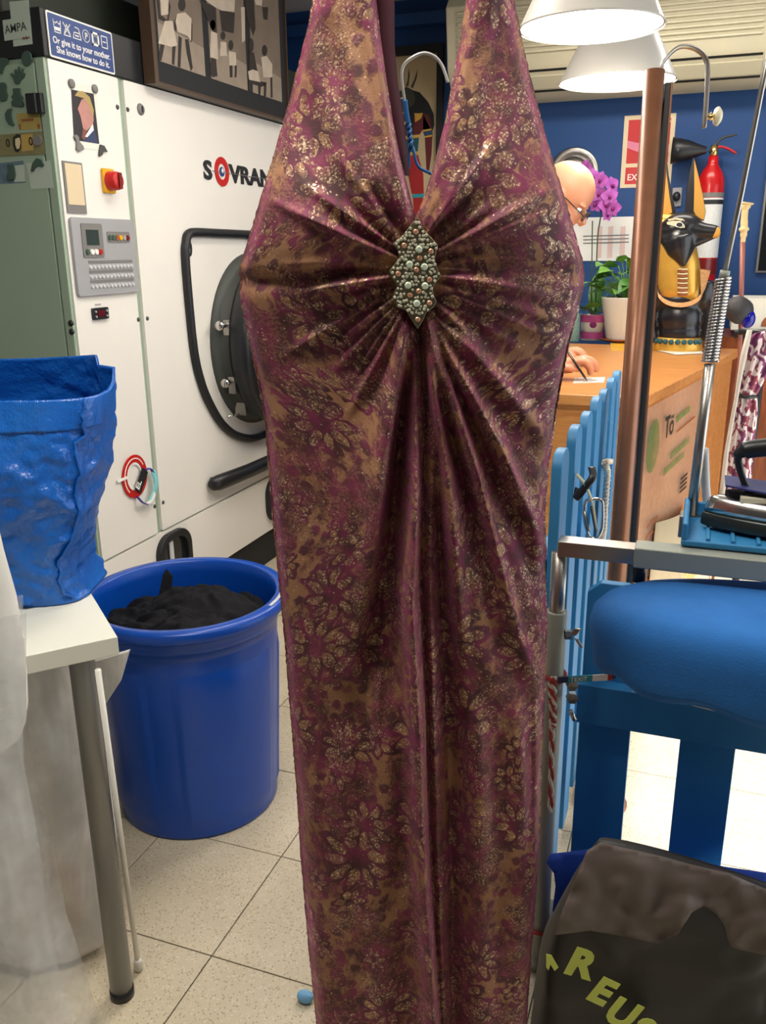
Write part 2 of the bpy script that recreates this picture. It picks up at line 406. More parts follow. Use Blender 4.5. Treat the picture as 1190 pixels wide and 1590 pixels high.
# side door on the green end, hinges and buttons
B().box((-3.03,Y0-0.012,0.175), (-1.888,Y0,1.975)).obj('side_door', M['green'], mach, bevel=0.002)
B().box((-1.882,Y0-0.012,0.175), (MX-0.002,Y0,1.985)).obj('corner_post', M['green'], mach, bevel=0.002)
for z in (1.865, 0.55):
    h = B().box((-1.915,Y0-0.032,z-0.027), (-1.888,Y0-0.012,z+0.027)); h.box((-1.884,Y0-0.028,z-0.027), (-1.864,Y0-0.012,z+0.027)); h.tube([(-1.886,Y0-0.026,z-0.027),(-1.886,Y0-0.026,z+0.027)], 0.007, 10)
    h.obj('hinge', M['black'], mach, bevel=0.002)
for x, y in ((110,502),(111.5,515)):
    p = atY(x, y, Y0-0.012); B().ell(p, (0.010,0.007,0.010), 14, 8).obj('button', M['black'], mach, smooth=True)
# rubber door seal : loop lying on the front panel
pts = [atX(x, y, MX+0.012) for x, y in ((288,400),(289,378),(292,365),(303,361),(345,362.5),(405,365))]
rt = [pm(2*3.44-p[1], p[2], 0.012) for p in pts[::-1]]
lowp = [atX(x, y, MX+0.012) for x, y in ((294.5,480),(302,548),(312,592),(326,627),(345,658),(368,676),(395,680))]
lowr = [pm(2*3.44-p[1], p[2], 0.012) for p in lowp]
loop = spline(pts+rt+lowr+lowp[::-1], 6, True)
B().tube(loop, 0.017, 8, closed=True).obj('door_seal', M['rubber'], mach, smooth=True)
ringp = atX(294, 386, MX+0.008)
B().tube([ringp+Yv*0.014*math.cos(t)+Zv*0.026*math.sin(t) for t in np.linspace(0, 2*pi, 16, endpoint=False)], 0.004, 6, closed=True).obj('seal_loop', M['rubber'], mach, smooth=True)
# round door : axis along X
AX = (Yv, Zv, V(1,0,0)); DC = pm(3.415, 1.075)
B().lathe([(0.30,-0.004),(0.365,-0.004),(0.365,0.012),(0.345,0.026),(0.335,0.03),(0.335,0.075),(0.33,0.085)], DC, 64, AX).obj('door_flange', M['dkgrey'], mach, smooth=True)
rg = B().lathe([(0.325,0.07),(0.345,0.075),(0.352,0.09),(0.352,0.14),(0.345,0.155),(0.325,0.165),(0.275,0.165),(0.255,0.155),(0.24,0.12),(0.235,0.08)], DC, 72, AX).obj('door_ring', M['black'], mach, smooth=True)
B().lathe([(0.238,0.085),(0.16,0.11),(0.08,0.122),(0.0,0.125)], DC, 48, AX).obj('door_glass', M['darkglass'], rg, smooth=True)
for z in (1.165, 0.935):
    c = DC + V(0.055, -math.sqrt(0.372**2-(z-1.075)**2), z-1.075)
    cl = B().tube([c+V(0,-0.012,0), c+V(0,0.05,0)], 0.011, 12).obj('clamp_bolt', M['chrome'], mach, smooth=True)
    B().lathe([(0,-0.02),(0.018,-0.02),(0.02,-0.012),(0.012,-0.006)], c, 14, (V(1,0,0),V(0,0,1),V(0,1,0))).obj('bolt_head', M['chrome'], cl, smooth=True)
    B().box(c+V(-0.012,0.03,-0.05), c+V(0.02,0.045,0.02)).obj('clamp_bar', M['steel'], cl, bevel=0.003)
c = pm(3.19, 0.83, 0.02); lt = B().box(c+V(0,-0.008,-0.05), c+V(0.05,0.012,0.07)).obj('latch_plate', M['steel'], mach, bevel=0.004)
B().tube([c+V(0.0,-0.07,-0.045), c+V(0.02,0.0,-0.045)], 0.005, 8).obj('latch_pin', M['chrome'], lt, smooth=True)
# long lever handle
hs = []
for y, r, d in ((2.945,0.014,0.022),(2.955,0.027,0.03),(2.985,0.033,0.036),(3.05,0.033,0.045),(3.2,0.031,0.06),(3.5,0.030,0.07),(3.8,0.030,0.07),(3.92,0.027,0.05),(3.95,0.016,0.03)):
    hs.append([pm(y, 0.535+r*math.sin(q), d+0.85*r*math.cos(q)) for q in np.linspace(0, 2*pi, 16, endpoint=False)])
B().loft(hs).obj('lever_handle', M['black'], mach, smooth=True)
for y in (2.99, 3.9): B().tube([pm(y,0.535,-0.002), pm(y,0.535,0.03)], 0.02, 12).obj('handle_foot', M['black'], mach, smooth=True)
# inspection portholes in the lower panel
for y in (2.675, 3.56):
    o = rrect(y-0.11, 0.21, y+0.11, 0.418, 0.075, 8); i = rrect(y-0.082, 0.238, y+0.082, 0.39, 0.055, 8); n = len(o)
    b = B(); b.add([pm(a, z, 0.0) for a, z in o]+[pm(a, z, 0.022) for a, z in o]+[pm(a, z, 0.022) for a, z in i]+[pm(a, z, -0.005) for a, z in i],
        [(k*n+q, k*n+(q+1) % n, (k+1)*n+(q+1) % n, (k+1)*n+q) for k in range(3) for q in range(n)])
    ph = b.obj('porthole_frame', M['rubber'], mach, smooth=False, bevel=0.005)
    B().prism(rrect(y-0.083, 0.237, y+0.083, 0.391, 0.056, 8), pm(0,0,0.001), Yv, Zv, 0.002).obj('porthole_glass', M['darkglass'], ph)
    B().box(pm(y-0.03,0.245,0.003), pm(y-0.005,0.385,0.012)).obj('sight_tube', M['ltgrey'], ph, bevel=0.004)
# control unit
cp = face('control_plate', 2.276, 1.314, 2.592, 1.552, M['grey'], 0.0, 0.012, r=0.012, bevel=0.003)
sd = face('display_bezel', 2.316, 1.432, 2.418, 1.535, M['silverm'], 0.012, 0.015, cp)
B().box(pm(2.336,1.470,0.015), pm(2.396,1.516,0.0165)).obj('display_screen', M['screen'], cp)
for k, mt in enumerate(('greenm','whiteink','whiteink','red')):
    B().lathe([(0,0.005),(0.008,0.005),(0.009,0)], pm(2.334+k*0.021,1.449,0.015), 12, AX).obj('keypad_button', M[mt], cp)
face('indicator_strip', 2.442, 1.478, 2.562, 1.512, M['silverm'], 0.012, 0.014, cp)
for k, mt in enumerate(('greenm','greenm','terracotta','yellow','grey','dkred')):
    B().lathe([(0,0.004),(0.008,0.004),(0.009,0)], pm(2.454+k*0.019,1.493,0.014), 12, AX).obj('indicator_lamp', M[mt], cp)
for r_ in range(3):
    face('legend_strip', 2.336, 1.414-r_*0.030, 2.565, 1.423-r_*0.030, M['silverm'], 0.012, 0.0135, cp, r=0.002, n=1)
    for k in range(12):
        B().lathe([(0,0.005),(0.0055,0.005),(0.007,0)], pm(2.343+k*0.0195,1.403-r_*0.030,0.012), 10, AX).obj('toggle_button', M['ltgrey'], cp)
dm = face('digital_thermostat', 2.340, 1.239, 2.417, 1.276, M['black'], 0.0, 0.010, r=0.003, bevel=0.0015)
B().box(pm(2.360,1.248,0.010), pm(2.396,1.268,0.0115)).obj('led_window', M['redled'], dm)
for y, z in ((2.350,1.265),(2.350,1.249),(2.406,1.265),(2.406,1.249)): B().lathe([(0,0.003),(0.004,0.003),(0.004,0)], pm(y,z,0.010), 8, AX).obj('tiny_button', M['grey'], dm)
face('caption_strip', 2.362, 1.283, 2.392, 1.288, M['grey'], 0.0, 0.001, r=0.001, n=1)
sw = face('switch_plate', 2.457, 1.630, 2.515, 1.705, M['yellow'], 0.0, 0.012, r=0.006, bevel=0.003)
lab(B().lathe([(0.0,0.048),(0.022,0.048),(0.028,0.042),(0.030,0.012)], pm(2.487,1.667), 24, AX).obj('rotary_knob', M['red'], sw, smooth=True), 'red rotary switch knob')
B().box(pm(2.480,1.642,0.046), pm(2.494,1.692,0.056)).obj('knob_grip', M['dkred'], sw, bevel=0.003)
dh = face('document_holder', 2.276, 1.563, 2.366, 1.712, M['silverm'], 0.0, 0.004, r=0.003)
face('document_card', 2.283, 1.588, 2.359, 1.706, M['cream'], 0.004, 0.0055, dh, r=0.002)
# brand lettering
lt = text('brand_letter_s', 'S', pm(3.083,1.716,0.001), Yv, Zv, 0.064, M['blackink'], mach, 0.003, 0.035, squash=1.45)
text('brand_lettering', 'VRANA', pm(3.284,1.716,0.001), Yv, Zv, 0.064, M['blackink'], mach, 0.003, 0.035, squash=1.5)
oc = pm(3.222,1.749,0.001)
lab(B().lathe([(0.030,0.0),(0.030,0.003),(0.055,0.003),(0.055,0.0)], oc, 32, AX).obj('brand_ring', M['red'], mach), 'red ring standing in for the O of the lettering')
B().lathe([(0.0,0.003),(0.018,0.003),(0.018,0.0)], oc, 20, AX).obj('brand_eye', M['blueink'], mach)
B().lathe([(0.0,0.0035),(0.009,0.0035),(0.009,0.0)], oc+V(0,0.003,0.004), 16, AX).obj('brand_pupil', M['whiteink'], mach)
B().box(pm(3.150,1.7465,0.001), pm(3.60,1.7485,0.0045)).obj('brand_line', M['silverm'], mach)
# ductwork standing on the machine, behind the cap edge
tag(B().box((-2.9,2.30,2.12), (-2.02,4.4,2.30)).obj('ventilation_duct', M['ducts'], bevel=0.01), 'dark green-grey duct box lying along the top of the machine', 'duct')

# ------------------------------------------------------------------ enamel sign on the machine's cap
sg = thing('laundry_sign', 'blue and white laundry sign with washing symbols on the machine cap', 'sign', pm(2.42,1.992))
def sgp(a, b, d=0.0): return pm(2.274+a, 1.992+b, 0.001+d)
B().prism(rrect(0,0,0.302,0.121,0.006), sgp(0,0), Yv, Zv, 0.003).obj('border', M['whiteink'], sg)
B().prism(rrect(0.005,0.005,0.297,0.116,0.004), sgp(0,0,0.003), Yv, Zv, 0.0008).obj('panel', M['blueink'], sg)
text('lettering', 'Or give it to your mother.', sgp(0.150,0.040,0.0038), Yv, Zv, 0.0175, M['whiteink'], sg, 0.0006, 0.012, 'CENTER', 0.98)
text('lettering', 'She knows how to do it.', sgp(0.152,0.0155,0.0038), Yv, Zv, 0.0175, M['whiteink'], sg, 0.0006, 0.012, 'CENTER', 0.98)
def stroke(pts, wd=0.0026, closed=False):
    b = B(); L = list(pts)+([pts[0]] if closed else [])
    for p, q in zip(L[:-1], L[1:]):
        dx, dy = q[0]-p[0], q[1]-p[1]; n = math.hypot(dx, dy); ex, ey = dx/n*wd/2, dy/n*wd/2; nx, ny = -ey, ex
        b.prism([(p[0]-ex-nx, p[1]-ey-ny), (q[0]+ex-nx, q[1]+ey-ny), (q[0]+ex+nx, q[1]+ey+ny), (p[0]-ex+nx, p[1]-ey+ny)], sgp(0,0,0.0038), Yv, Zv, 0.0006)
    return b
def sym(i, x, y): return (0.026+i*0.0435+x*0.030, 0.070+y*0.032)
stroke([sym(0,0,1),sym(0,0.12,0),sym(0,0.95,0),sym(0,1.05,1)]).obj('wash_symbol', M['whiteink'], sg)
stroke([sym(0,0.03,0.85),sym(0,0.3,0.72),sym(0,0.55,0.9),sym(0,0.8,0.72),sym(0,1.02,0.85)]).obj('wash_waves', M['whiteink'], sg)
stroke([sym(0,0.25,0.3),sym(0,0.8,0.3)],0.009).obj('wash_number', M['whiteink'], sg)
stroke([sym(1,0,0),sym(1,0.5,0.95),sym(1,1,0)],closed=True).obj('bleach_symbol', M['whiteink'], sg)
stroke([sym(1,0,1),sym(1,0.95,0.05)]).obj('bleach_bar', M['whiteink'], sg); stroke([sym(1,1,1),sym(1,0.05,0.05)]).obj('bleach_bar', M['whiteink'], sg)
stroke([sym(2,0.3,0.95),sym(2,0.85,0.9),sym(2,1.1,0),sym(2,-0.1,0),sym(2,0.1,0.5),sym(2,0.95,0.5)]).obj('iron_symbol', M['whiteink'], sg)
stroke([sym(2,0.3,0.25),sym(2,0.42,0.25)],0.004).obj('iron_dot', M['whiteink'], sg); stroke([sym(2,0.6,0.25),sym(2,0.72,0.25)],0.004).obj('iron_dot', M['whiteink'], sg)
stroke([(sym(3,0.5,0.5)[0]+0.0165*math.cos(t), sym(3,0.5,0.5)[1]+0.0165*math.sin(t)) for t in np.linspace(0,2*pi,18,endpoint=False)],closed=True).obj('dry_clean_circle', M['whiteink'], sg)
text('dry_clean_letter', 'P', sgp(*sym(3,0.3,0.22),0.0038), Yv, Zv, 0.018, M['whiteink'], sg, 0.0006, 0.01)
stroke([sym(4,0.05,0.0),sym(4,1,0.0),sym(4,1,1),sym(4,0.05,1)],0.006,True).obj('tumble_square', M['whiteink'], sg)
stroke([(sym(4,0.52,0.5)[0]+0.010*math.cos(t), sym(4,0.5,0.5)[1]+0.010*math.sin(t)) for t in np.linspace(0,2*pi,12,endpoint=False)],0.004,True).obj('tumble_ring', M['whiteink'], sg)
stroke([sym(5,0.05,0.0),sym(5,1,0.0),sym(5,1,1),sym(5,0.05,1)],closed=True).obj('dry_flat_square', M['whiteink'], sg)
stroke([sym(5,0.3,0.5),sym(5,0.75,0.5)]).obj('dry_flat_bar', M['whiteink'], sg)

# ------------------------------------------------------------------ triple photograph frame on top of the machine
def z1(x, y): return (x/2.7045, y/2.7045)
FX = MX+0.034
pf = thing('photo_frame', 'dark frame with three sepia photographs standing on the machine', 'picture', (FX,3.25,2.0))
M['frameedge'] = mat('brown_frame_edge', srgb(78,58,42), 0.5)
M['sep1'] = mat('sepia_mid', srgb(122,108,94), 0.6, var=0.2, vscale=12); M['sep2'] = mat('sepia_light', srgb(196,182,164), 0.6, var=0.15, vscale=30)
M['sep3'] = mat('sepia_dark', srgb(44,36,32), 0.6, var=0.2, vscale=30); M['sep4'] = mat('sepia_soft', srgb(150,136,120), 0.6, var=0.15, vscale=20)
B().box((FX-0.03,2.735,1.990), (FX,3.765,2.60)).obj('backing', M['frameedge'], pf)
B().box((FX,2.757,1.999), (FX+0.004,3.757,2.588)).obj('mount', M['blackmatt'], pf)
fb = B()
for a, b_ in (((2.735,1.990),(3.765,1.999)), ((2.735,2.588),(3.765,2.60)), ((2.735,1.999),(2.757,2.588)), ((3.757,1.999),(3.765,2.588))):
    fb.box((FX,a[0],a[1]), (FX+0.014,b_[0],b_[1]))
fb.obj('moulding', M['frameedge'], pf)
PX = FX+0.004
def photo(y0, y1, figs):
    p = B().box((PX,y0,2.066), (PX+0.0015,y1,2.50)).obj('photograph', M['sep1'], pf)
    g = B().prism([(y0,2.066),(y1,2.066),(y1,2.16),(y0,2.185)], (PX+0.0015,0,0), Yv, Zv, 0.0002).obj('photo_ground', M['sep4'], p)
    for nm, mt, layer, polys in figs:
        for pl in polys: B().prism([tuple(atX(*z1(x,y), PX)[1:]) for x, y in pl], (PX+0.0015+0.0003*layer,0,0), Yv, Zv, 0.0003).obj(nm, M[mt], p)
def blob(cx, cy, rx, ry, n=10): return [(cx+rx*math.cos(2*pi*k/n), cy+ry*math.sin(2*pi*k/n)) for k in range(n)]
photo(2.786, 3.078, [
    ('printed_figure_skin', 'sep3', 1, [blob(762,20,16,28), [(655,0),(668,0),(672,60),(700,85),(708,0),(715,30),(706,90),(690,92),(664,80)], [(672,180),(690,188),(676,256),(664,252)], [(722,192),(736,196),(730,275),(720,268)], [(748,150),(762,160),(756,285),(744,280)], [(775,165),(790,165),(808,285),(800,300),(782,225)], [(730,90),(742,60),(738,130),(728,130)], [(795,90),(806,100),(806,170),(798,180)]]),
    ('printed_figure_clothes', 'sep2', 2, [[(672,0),(706,0),(704,60),(675,65)], [(690,88),(722,88),(742,190),(720,197),(662,182)], [(742,58),(775,52),(802,78),(800,172),(785,150),(745,135),(735,90)]])])
photo(3.120, 3.402, [
    ('printed_figure_skin', 'sep3', 1, [[(835,0),(905,30),(910,150),(895,140)], [(920,40),(985,55),(980,140),(930,130)], blob(892,105,12,22), blob(935,150,11,18), blob(968,190,11,22), [(884,240),(905,240),(912,320),(890,325),(880,300)], [(930,200),(950,205),(955,260),(935,290)], [(962,270),(975,270),(975,325),(964,325)], [(985,265),(994,265),(992,325),(984,325)]]),
    ('printed_figure_clothes', 'sep2', 2, [[(860,0),(985,0),(982,50),(930,45),(900,30)], [(884,130),(910,140),(915,250),(880,240)], [(925,175),(948,178),(952,235),(922,240)], [(958,215),(988,220),(992,275),(962,275)]]),
    ('printed_figure_soft', 'sep4', 3, [[(918,235),(952,235),(958,290),(925,300)]])])
photo(3.446, 3.712, [
    ('printed_figure_skin', 'sep3', 1, [[(1025,0),(1065,0),(1072,120),(1062,150),(1040,90)], [(1100,30),(1125,30),(1122,85),(1105,80)], blob(1053,190,11,30), blob(1110,212,12,24), [(1045,220),(1065,220),(1080,300),(1045,300)], [(1042,330),(1110,345),(1112,360),(1094,365),(1092,400),(1084,400),(1082,360),(1052,352),(1050,385),(1042,385)], [(1134,320),(1142,320),(1144,410),(1136,410)], [(1108,345),(1118,345),(1116,410),(1106,405)]]),
    ('printed_figure_clothes', 'sep2', 2, [[(1010,30),(1026,30),(1028,170),(1015,180)], [(1040,300),(1060,292),(1082,300),(1092,345),(1045,335)], [(1095,240),(1118,235),(1142,270),(1142,325),(1105,325)], [(1068,0),(1100,0),(1098,25),(1072,20)]])])

# ------------------------------------------------------------------ portrait print held by four magnets
pr = thing('portrait_print', 'small colour portrait print held by four magnets on white machine panel', 'photo', pm(2.41,1.775))
def zb(x, y): return (x/4.958, 80+y/4.958)
def onface(pl, d, X=MX): return [atX(*zb(x,y), X+d) for x, y in pl]
NX = V(1,0,0)
M['pdark'] = mat('print_dark', srgb(38,34,40), 0.5); M['pskin'] = mat('print_skin', srgb(186,132,122), 0.5, var=0.15, vscale=50); M['phair'] = mat('print_hair', srgb(172,148,92), 0.5)
M['pnavy'] = mat('print_navy', srgb(44,58,92), 0.5); M['pshade'] = mat('print_brown', srgb(130,72,60), 0.5)
B().poly3(onface([(545,235),(745,275),(765,760),(585,740)],0.001), NX*0.0006).obj('sheet', M['paper'], pr)
for nm, mt, pl in (('print_background','pdark',[(550,292),(720,325),(765,712),(572,682)]), ('print_jacket','pnavy',[(640,690),(670,650),(725,600),(758,710)]), ('print_shirt','whiteink',[(655,655),(715,555),(722,605),(672,660)]),
    ('print_face','pskin',[(598,440),(628,370),(655,360),(690,400),(722,520),(715,560),(668,610),(640,590),(620,500)]), ('print_neck','pshade',[(640,590),(668,610),(660,655),(655,690),(630,660)]), ('print_hair','phair',[(575,340),(600,305),(640,305),(690,350),(722,450),(718,520),(690,430),(650,362),(615,350)])):
    k = {'print_background':0.0018,'print_neck':0.0022,'print_jacket':0.0024,'print_shirt':0.0026,'print_face':0.0026,'print_hair':0.003}[nm]
    B().poly3(onface(pl,k), NX*0.0003).obj(nm, M[mt], pr)
for k, (x, y, lb) in enumerate(((550,247,'round grey magnet at the top left of the portrait print'), (728,288,'round grey magnet at the top right of the portrait print'))):
    c = atX(*zb(x,y), MX+0.0033); mg = B().lathe([(0,0.006),(0.010,0.006),(0.0125,0.004),(0.013,0)], c, 20, AX).obj('round_magnet', M['silverm'], smooth=True); tag(mg, lb, 'magnet', 'magnets holding the portrait')
b = B().poly3(onface([(560,650),(580,638),(600,660),(602,690),(635,730),(640,755),(605,770),(582,760),(585,700)],0.0018), NX*0.006); tag(b.obj('bear_magnet', M['silverm'], bevel=0.002), 'grey bear-shaped magnet at the bottom left of the portrait print', 'magnet', 'magnets holding the portrait')
b = B().poly3(onface([(765,715),(795,725),(822,775),(790,770),(780,800),(755,812),(758,770)],0.0018), NX*0.006); tag(b.obj('dolphin_magnet', M['dkgrey'], bevel=0.002), 'dark dolphin-shaped magnet at the bottom right of the portrait print', 'magnet', 'magnets holding the portrait')

# ------------------------------------------------------------------ magnets, notes and cards on the green end
GY = Y0-0.0122; NY = V(0,-1,0)
def onside(pl, d): return [atY(*zb(x,y), GY-d) for x, y in pl]
def flatthing(name, lb, cat, pl, mt, d=0.0, th=0.005, grp=None, bevel=0.0015):
    return tag(B().poly3(onside(pl, d)[::-1], NY*th).obj(name, M[mt], bevel=bevel), lb, cat, grp)
G1 = 'grey-green magnets on the machine side'
flatthing('dolphin_magnet', 'leaping dolphin magnet, topmost left on the green side', 'magnet', [(-20,60),(20,48),(60,55),(78,75),(55,100),(35,130),(20,178),(0,165),(5,120),(-20,95)], 'greenm', grp=G1)
flatthing('pineapple_magnet', 'oval pineapple-like magnet overlapping the black cap', 'magnet', blob(211,55,40,60,14), 'greenm', grp=G1)
flatthing('hand_magnet', 'open hand magnet with spread fingers on the green side', 'magnet', [(120,240),(108,205),(85,180),(92,168),(115,182),(122,180),(118,140),(128,138),(138,172),(142,172),(145,118),(157,116),(160,170),(166,170),(175,130),(187,134),(180,178),(184,180),(194,165),(200,172),(188,205),(165,222),(152,252),(130,250)], 'greenm', grp=G1)
flatthing('round_magnet', 'rounded bean-shaped magnet left of the teddy magnet', 'magnet', [(10,240),(40,238),(58,262),(55,300),(66,340),(55,378),(25,388),(-5,375),(-20,330),(-10,265)], 'greenm', grp=G1)
flatthing('teddy_magnet', 'teddy bear magnet below the open hand', 'magnet', [(105,285),(160,282),(168,330),(186,355),(180,375),(188,420),(180,430),(98,420),(92,390),(108,372),(92,350),(108,330)], 'greenm', grp=G1)
flatthing('moon_magnet', 'crescent moon magnet beside the yellow voucher', 'magnet', [(90,438),(98,442),(92,470),(98,520),(118,568),(105,576),(75,565),(50,525),(44,480),(60,450)], 'greenm', grp=G1)
M['voucher'] = mat('voucher', srgb(170,150,82), 0.7, var=0.15, vscale=60); M['note'] = mat('banknote', srgb(128,124,84), 0.7, var=0.2, vscale=50); M['noteg'] = mat('note_gold', srgb(180,150,80), 0.7); M['noted'] = mat('note_dark', srgb(42,40,30), 0.7)
M['pcard'] = mat('postcard_blue', srgb(96,120,135), 0.6, var=0.4, vscale=60)
vo = thing('yellow_voucher', 'small yellow voucher stuck under the upper hinge', 'paper', atY(*zb(220,600), GY))
B().poly3(onside([(124,480),(305,462),(318,598),(150,604)],0.0)[::-1], NY*0.0008).obj('sheet', M['voucher'], vo)
B().poly3(onside([(165,522),(258,514),(260,532),(167,540)],0.0009)[::-1], NY*0.0003).obj('printed_line', M['terracotta'], vo)
B().poly3(onside([(140,560),(160,560),(162,600),(150,602)],0.0009)[::-1], NY*0.0003).obj('stamp', M['terracotta'], vo); B().poly3(onside([(285,560),(308,556),(312,592),(292,595)],0.0009)[::-1], NY*0.0003).obj('stamp', M['terracotta'], vo)
bn = thing('banknote', 'green-gold souvenir banknote with printed portrait stuck on machine side', 'banknote', atY(*zb(170,800), GY))
B().poly3(onside([(-30,645),(325,612),(352,790),(0,806)],0.0012)[::-1], NY*0.0008).obj('sheet', M['note'], bn)
B().poly3(onside([(160,640),(250,632),(260,760),(168,770)],0.0021)[::-1], NY*0.0003).obj('print_panel', M['noteg'], bn)
B().poly3(onside([(100,660),(130,635),(158,640),(164,690),(165,740),(140,778),(115,768),(98,715)],0.0025)[::-1], NY*0.0003).obj('print_hair', M['noted'], bn)
B().poly3(onside([(118,672),(150,662),(158,700),(150,745),(130,752),(118,715)],0.0029)[::-1], NY*0.0003).obj('print_face', M['cream'], bn)
text('numeral', '0', atY(*zb(48,735),GY-0.0022), V(1,0,0), Zv, 0.022, M['noted'], bn, 0.0003, 0.02); text('numeral', '0', atY(*zb(224,722),GY-0.0026), V(1,0,0), Zv, 0.022, M['noted'], bn, 0.0003, 0.02)
flatthing('coin_magnet', 'round magnet on the right end of the banknote', 'magnet', blob(292,685,35,42,16), 'silverm', 0.0025, grp=G1)
pc = thing('postcard', 'faded blue-grey postcard below the banknote', 'postcard', atY(*zb(100,1010), GY))
B().poly3(onside([(-30,862),(180,840),(200,1008),(-10,1020)],0.0)[::-1], NY*0.0008).obj('sheet', M['pcard'], pc)
B().poly3(onside([(95,880),(185,870),(195,1000),(110,1004)],0.0009)[::-1], NY*0.0003).obj('print_panel', M['card'], pc)
flatthing('cat_magnet', 'sitting cat magnet on the faded postcard', 'magnet', [(60,880),(70,862),(84,872),(100,870),(108,860),(118,900),(125,950),(118,985),(60,995),(55,960),(70,935)], 'greenm', 0.0014, grp=G1)
flatthing('note_paper', 'plain pale note sheet at the bottom of the magnet group', 'paper', [(205,860),(385,840),(412,1050),(240,1060)], 'card', 0.0, 0.0008, bevel=0)
flatthing('dolphin_magnet', 'dolphin magnet holding the plain pale note sheet', 'magnet', [(255,860),(285,820),(320,830),(345,875),(330,890),(300,880),(275,900),(262,925),(242,925)], 'greenm', 0.001, grp=G1)
# paper notes taped on the black cap
CY = Y0-0.0052
def oncap(pl, d): return [atY(x/5.409, y/5.409, CY-d) for x, y in pl]
n1 = tag(B().poly3(oncap([(80,15),(240,0),(275,370),(115,392)],0.0)[::-1], NY*0.0008).obj('paper_note', M['card']), 'tall pale note taped on the black cap behind the lettered one', 'paper', 'notes on the cap')
n2 = thing('paper_note', 'pale note lettered AMPA taped on the black machine cap', 'paper', oncap([(150,330)],0)[0], 'notes on the cap')
B().poly3(oncap([(22,170),(255,140),(262,310),(40,345)],0.0012)[::-1], NY*0.0008).obj('sheet', M['card'], n2)
text('lettering', 'AMPA', oncap([(45,285)],0.0021)[0], V(1,0,0)*0.995+V(0,0,0.06), Zv, 0.0215, M['dkgrey'], n2, 0.0003, 0.01, squash=0.95)
B().poly3(oncap([(185,330),(200,305),(205,325),(222,300),(228,320),(248,305),(250,312),(224,332),(219,314),(204,336),(200,318),(190,334)],0.0021)[::-1], NY*0.0003).obj('handwriting', M['dkred'], n2)

# ------------------------------------------------------------------ red ring tag hanging on the control column
rt_ = thing('ring_tag', 'red and white ring tag with coloured wristbands stuck on white panel', 'tag', pm(2.48,0.60))
M['tagpurple'] = mat('tag_purple', srgb(84,60,160), 0.5); M['tagaqua'] = mat('tag_aqua', srgb(130,200,205), 0.5)
rc = pm(2.478,0.685,0.0)
def oring(ry, rz, w_, d, th, t0=0, t1=2*pi, n=40):
    b = B(); full = abs(t1-t0-2*pi) < 1e-6; T = np.linspace(t0, t1, n, endpoint=not full)
    rows = [[rc+V(d,(ry+s*w_)*math.cos(t),(rz+s*w_)*math.sin(t))+V(e*th,0,0) for s, e in ((0,0),(1,0),(1,1),(0,1))] for t in T]
    if full: rows.append(rows[0])
    b.loft(rows, cap=not full); return b
oring(0.046,0.052,0.026,0.003,0.003).obj('red_ring', M['red'], rt_, smooth=False)
oring(0.036,0.042,0.008,0.002,0.003,0.2,4.6).obj('white_inner_ring', M['whiteink'], rt_)
oring(0.057,0.063,0.004,0.006,0.0008,0.5,4.0).obj('white_stripe', M['whiteink'], rt_)
face('white_tab', 2.375, 0.688, 2.435, 0.697, M['whiteink'], 0.004, 0.009, rt_, r=0.002, n=1)
q = V(0,0.72,0.69)
lbp = B().obox(rc+V(0.011,0.028,-0.022), (V(0,0.62,0.78),V(0,-0.78,0.62),V(1,0,0)), (0.085,0.036,0.004)).obj('black_label', M['blackink'], rt_)
text('label_letters', 'EL', rc+V(0.0132,0.004,-0.052), V(0,0.62,0.78), V(0,-0.78,0.62), 0.024, M['whiteink'], rt_, 0.0006, 0.02)
def strap(pts, wd, th, mt, nm):
    b = B(); b.tube(spline(pts, 5), wd, 8, flat=th); return b.obj(nm, M[mt], rt_, smooth=True)
strap([rc+V(0.014,-0.01,-0.072), rc+V(0.02,0.012,-0.10), rc+V(0.016,0.04,-0.112)], 0.010, 0.25, 'tagpurple', 'purple_band')
strap([rc+V(0.014,0.055,0.012), rc+V(0.018,0.075,0.012), rc+V(0.02,0.088,-0.005)], 0.009, 0.25, 'tagpurple', 'purple_band')
strap([rc+V(0.02,0.088,0.0), rc+V(0.024,0.097,-0.04), rc+V(0.022,0.08,-0.085), rc+V(0.02,0.05,-0.112)], 0.014, 0.3, 'tagaqua', 'aqua_band')
strap([rc+V(0.022,0.09,-0.055), rc+V(0.024,0.07,-0.10), rc+V(0.02,0.035,-0.115)], 0.010, 0.3, 'whiteink', 'white_band')

# ================================================================== LEFT SIDE : table, bag, bin
from mathutils import noise as mnoise
def nz(p, s=1.0): return mnoise.noise(Vector((float(p[0])*s, float(p[1])*s, float(p[2])*s)))
TA1, TA2 = math.radians(139), math.radians(229)
E1 = V(math.cos(TA1), math.sin(TA1), 0); E2 = V(math.cos(TA2), math.sin(TA2), 0)
TC = V(-0.919, 1.142, 0.80)
tbl = thing('side_table', 'white laminate table with round silver legs at the left', 'table', (TC[0]-0.4, TC[1]-0.1, 0))
B().obox(TC+E1*0.375+E2*0.55-Zv*0.0175, (E1,E2,Zv), (0.75,1.10,0.035)).obj('tabletop', M['tablet'], tbl, bevel=0.002)
for a, b_ in ((0.035,0.06),(0.69,0.06),(0.035,1.04),(0.69,1.04)):
    p = TC+E1*a+E2*b_
    lg = B().lathe([(0.0,0.018),(0.0225,0.018),(0.0225,0.765)], (p[0],p[1],0), 24).obj('leg', M['legmetal'], tbl, smooth=True)
    B().lathe([(0.0,0.0),(0.024,0.0),(0.024,0.02),(0.0,0.02)], (p[0],p[1],0), 24).obj('rubber_foot', M['black'], lg, smooth=True)
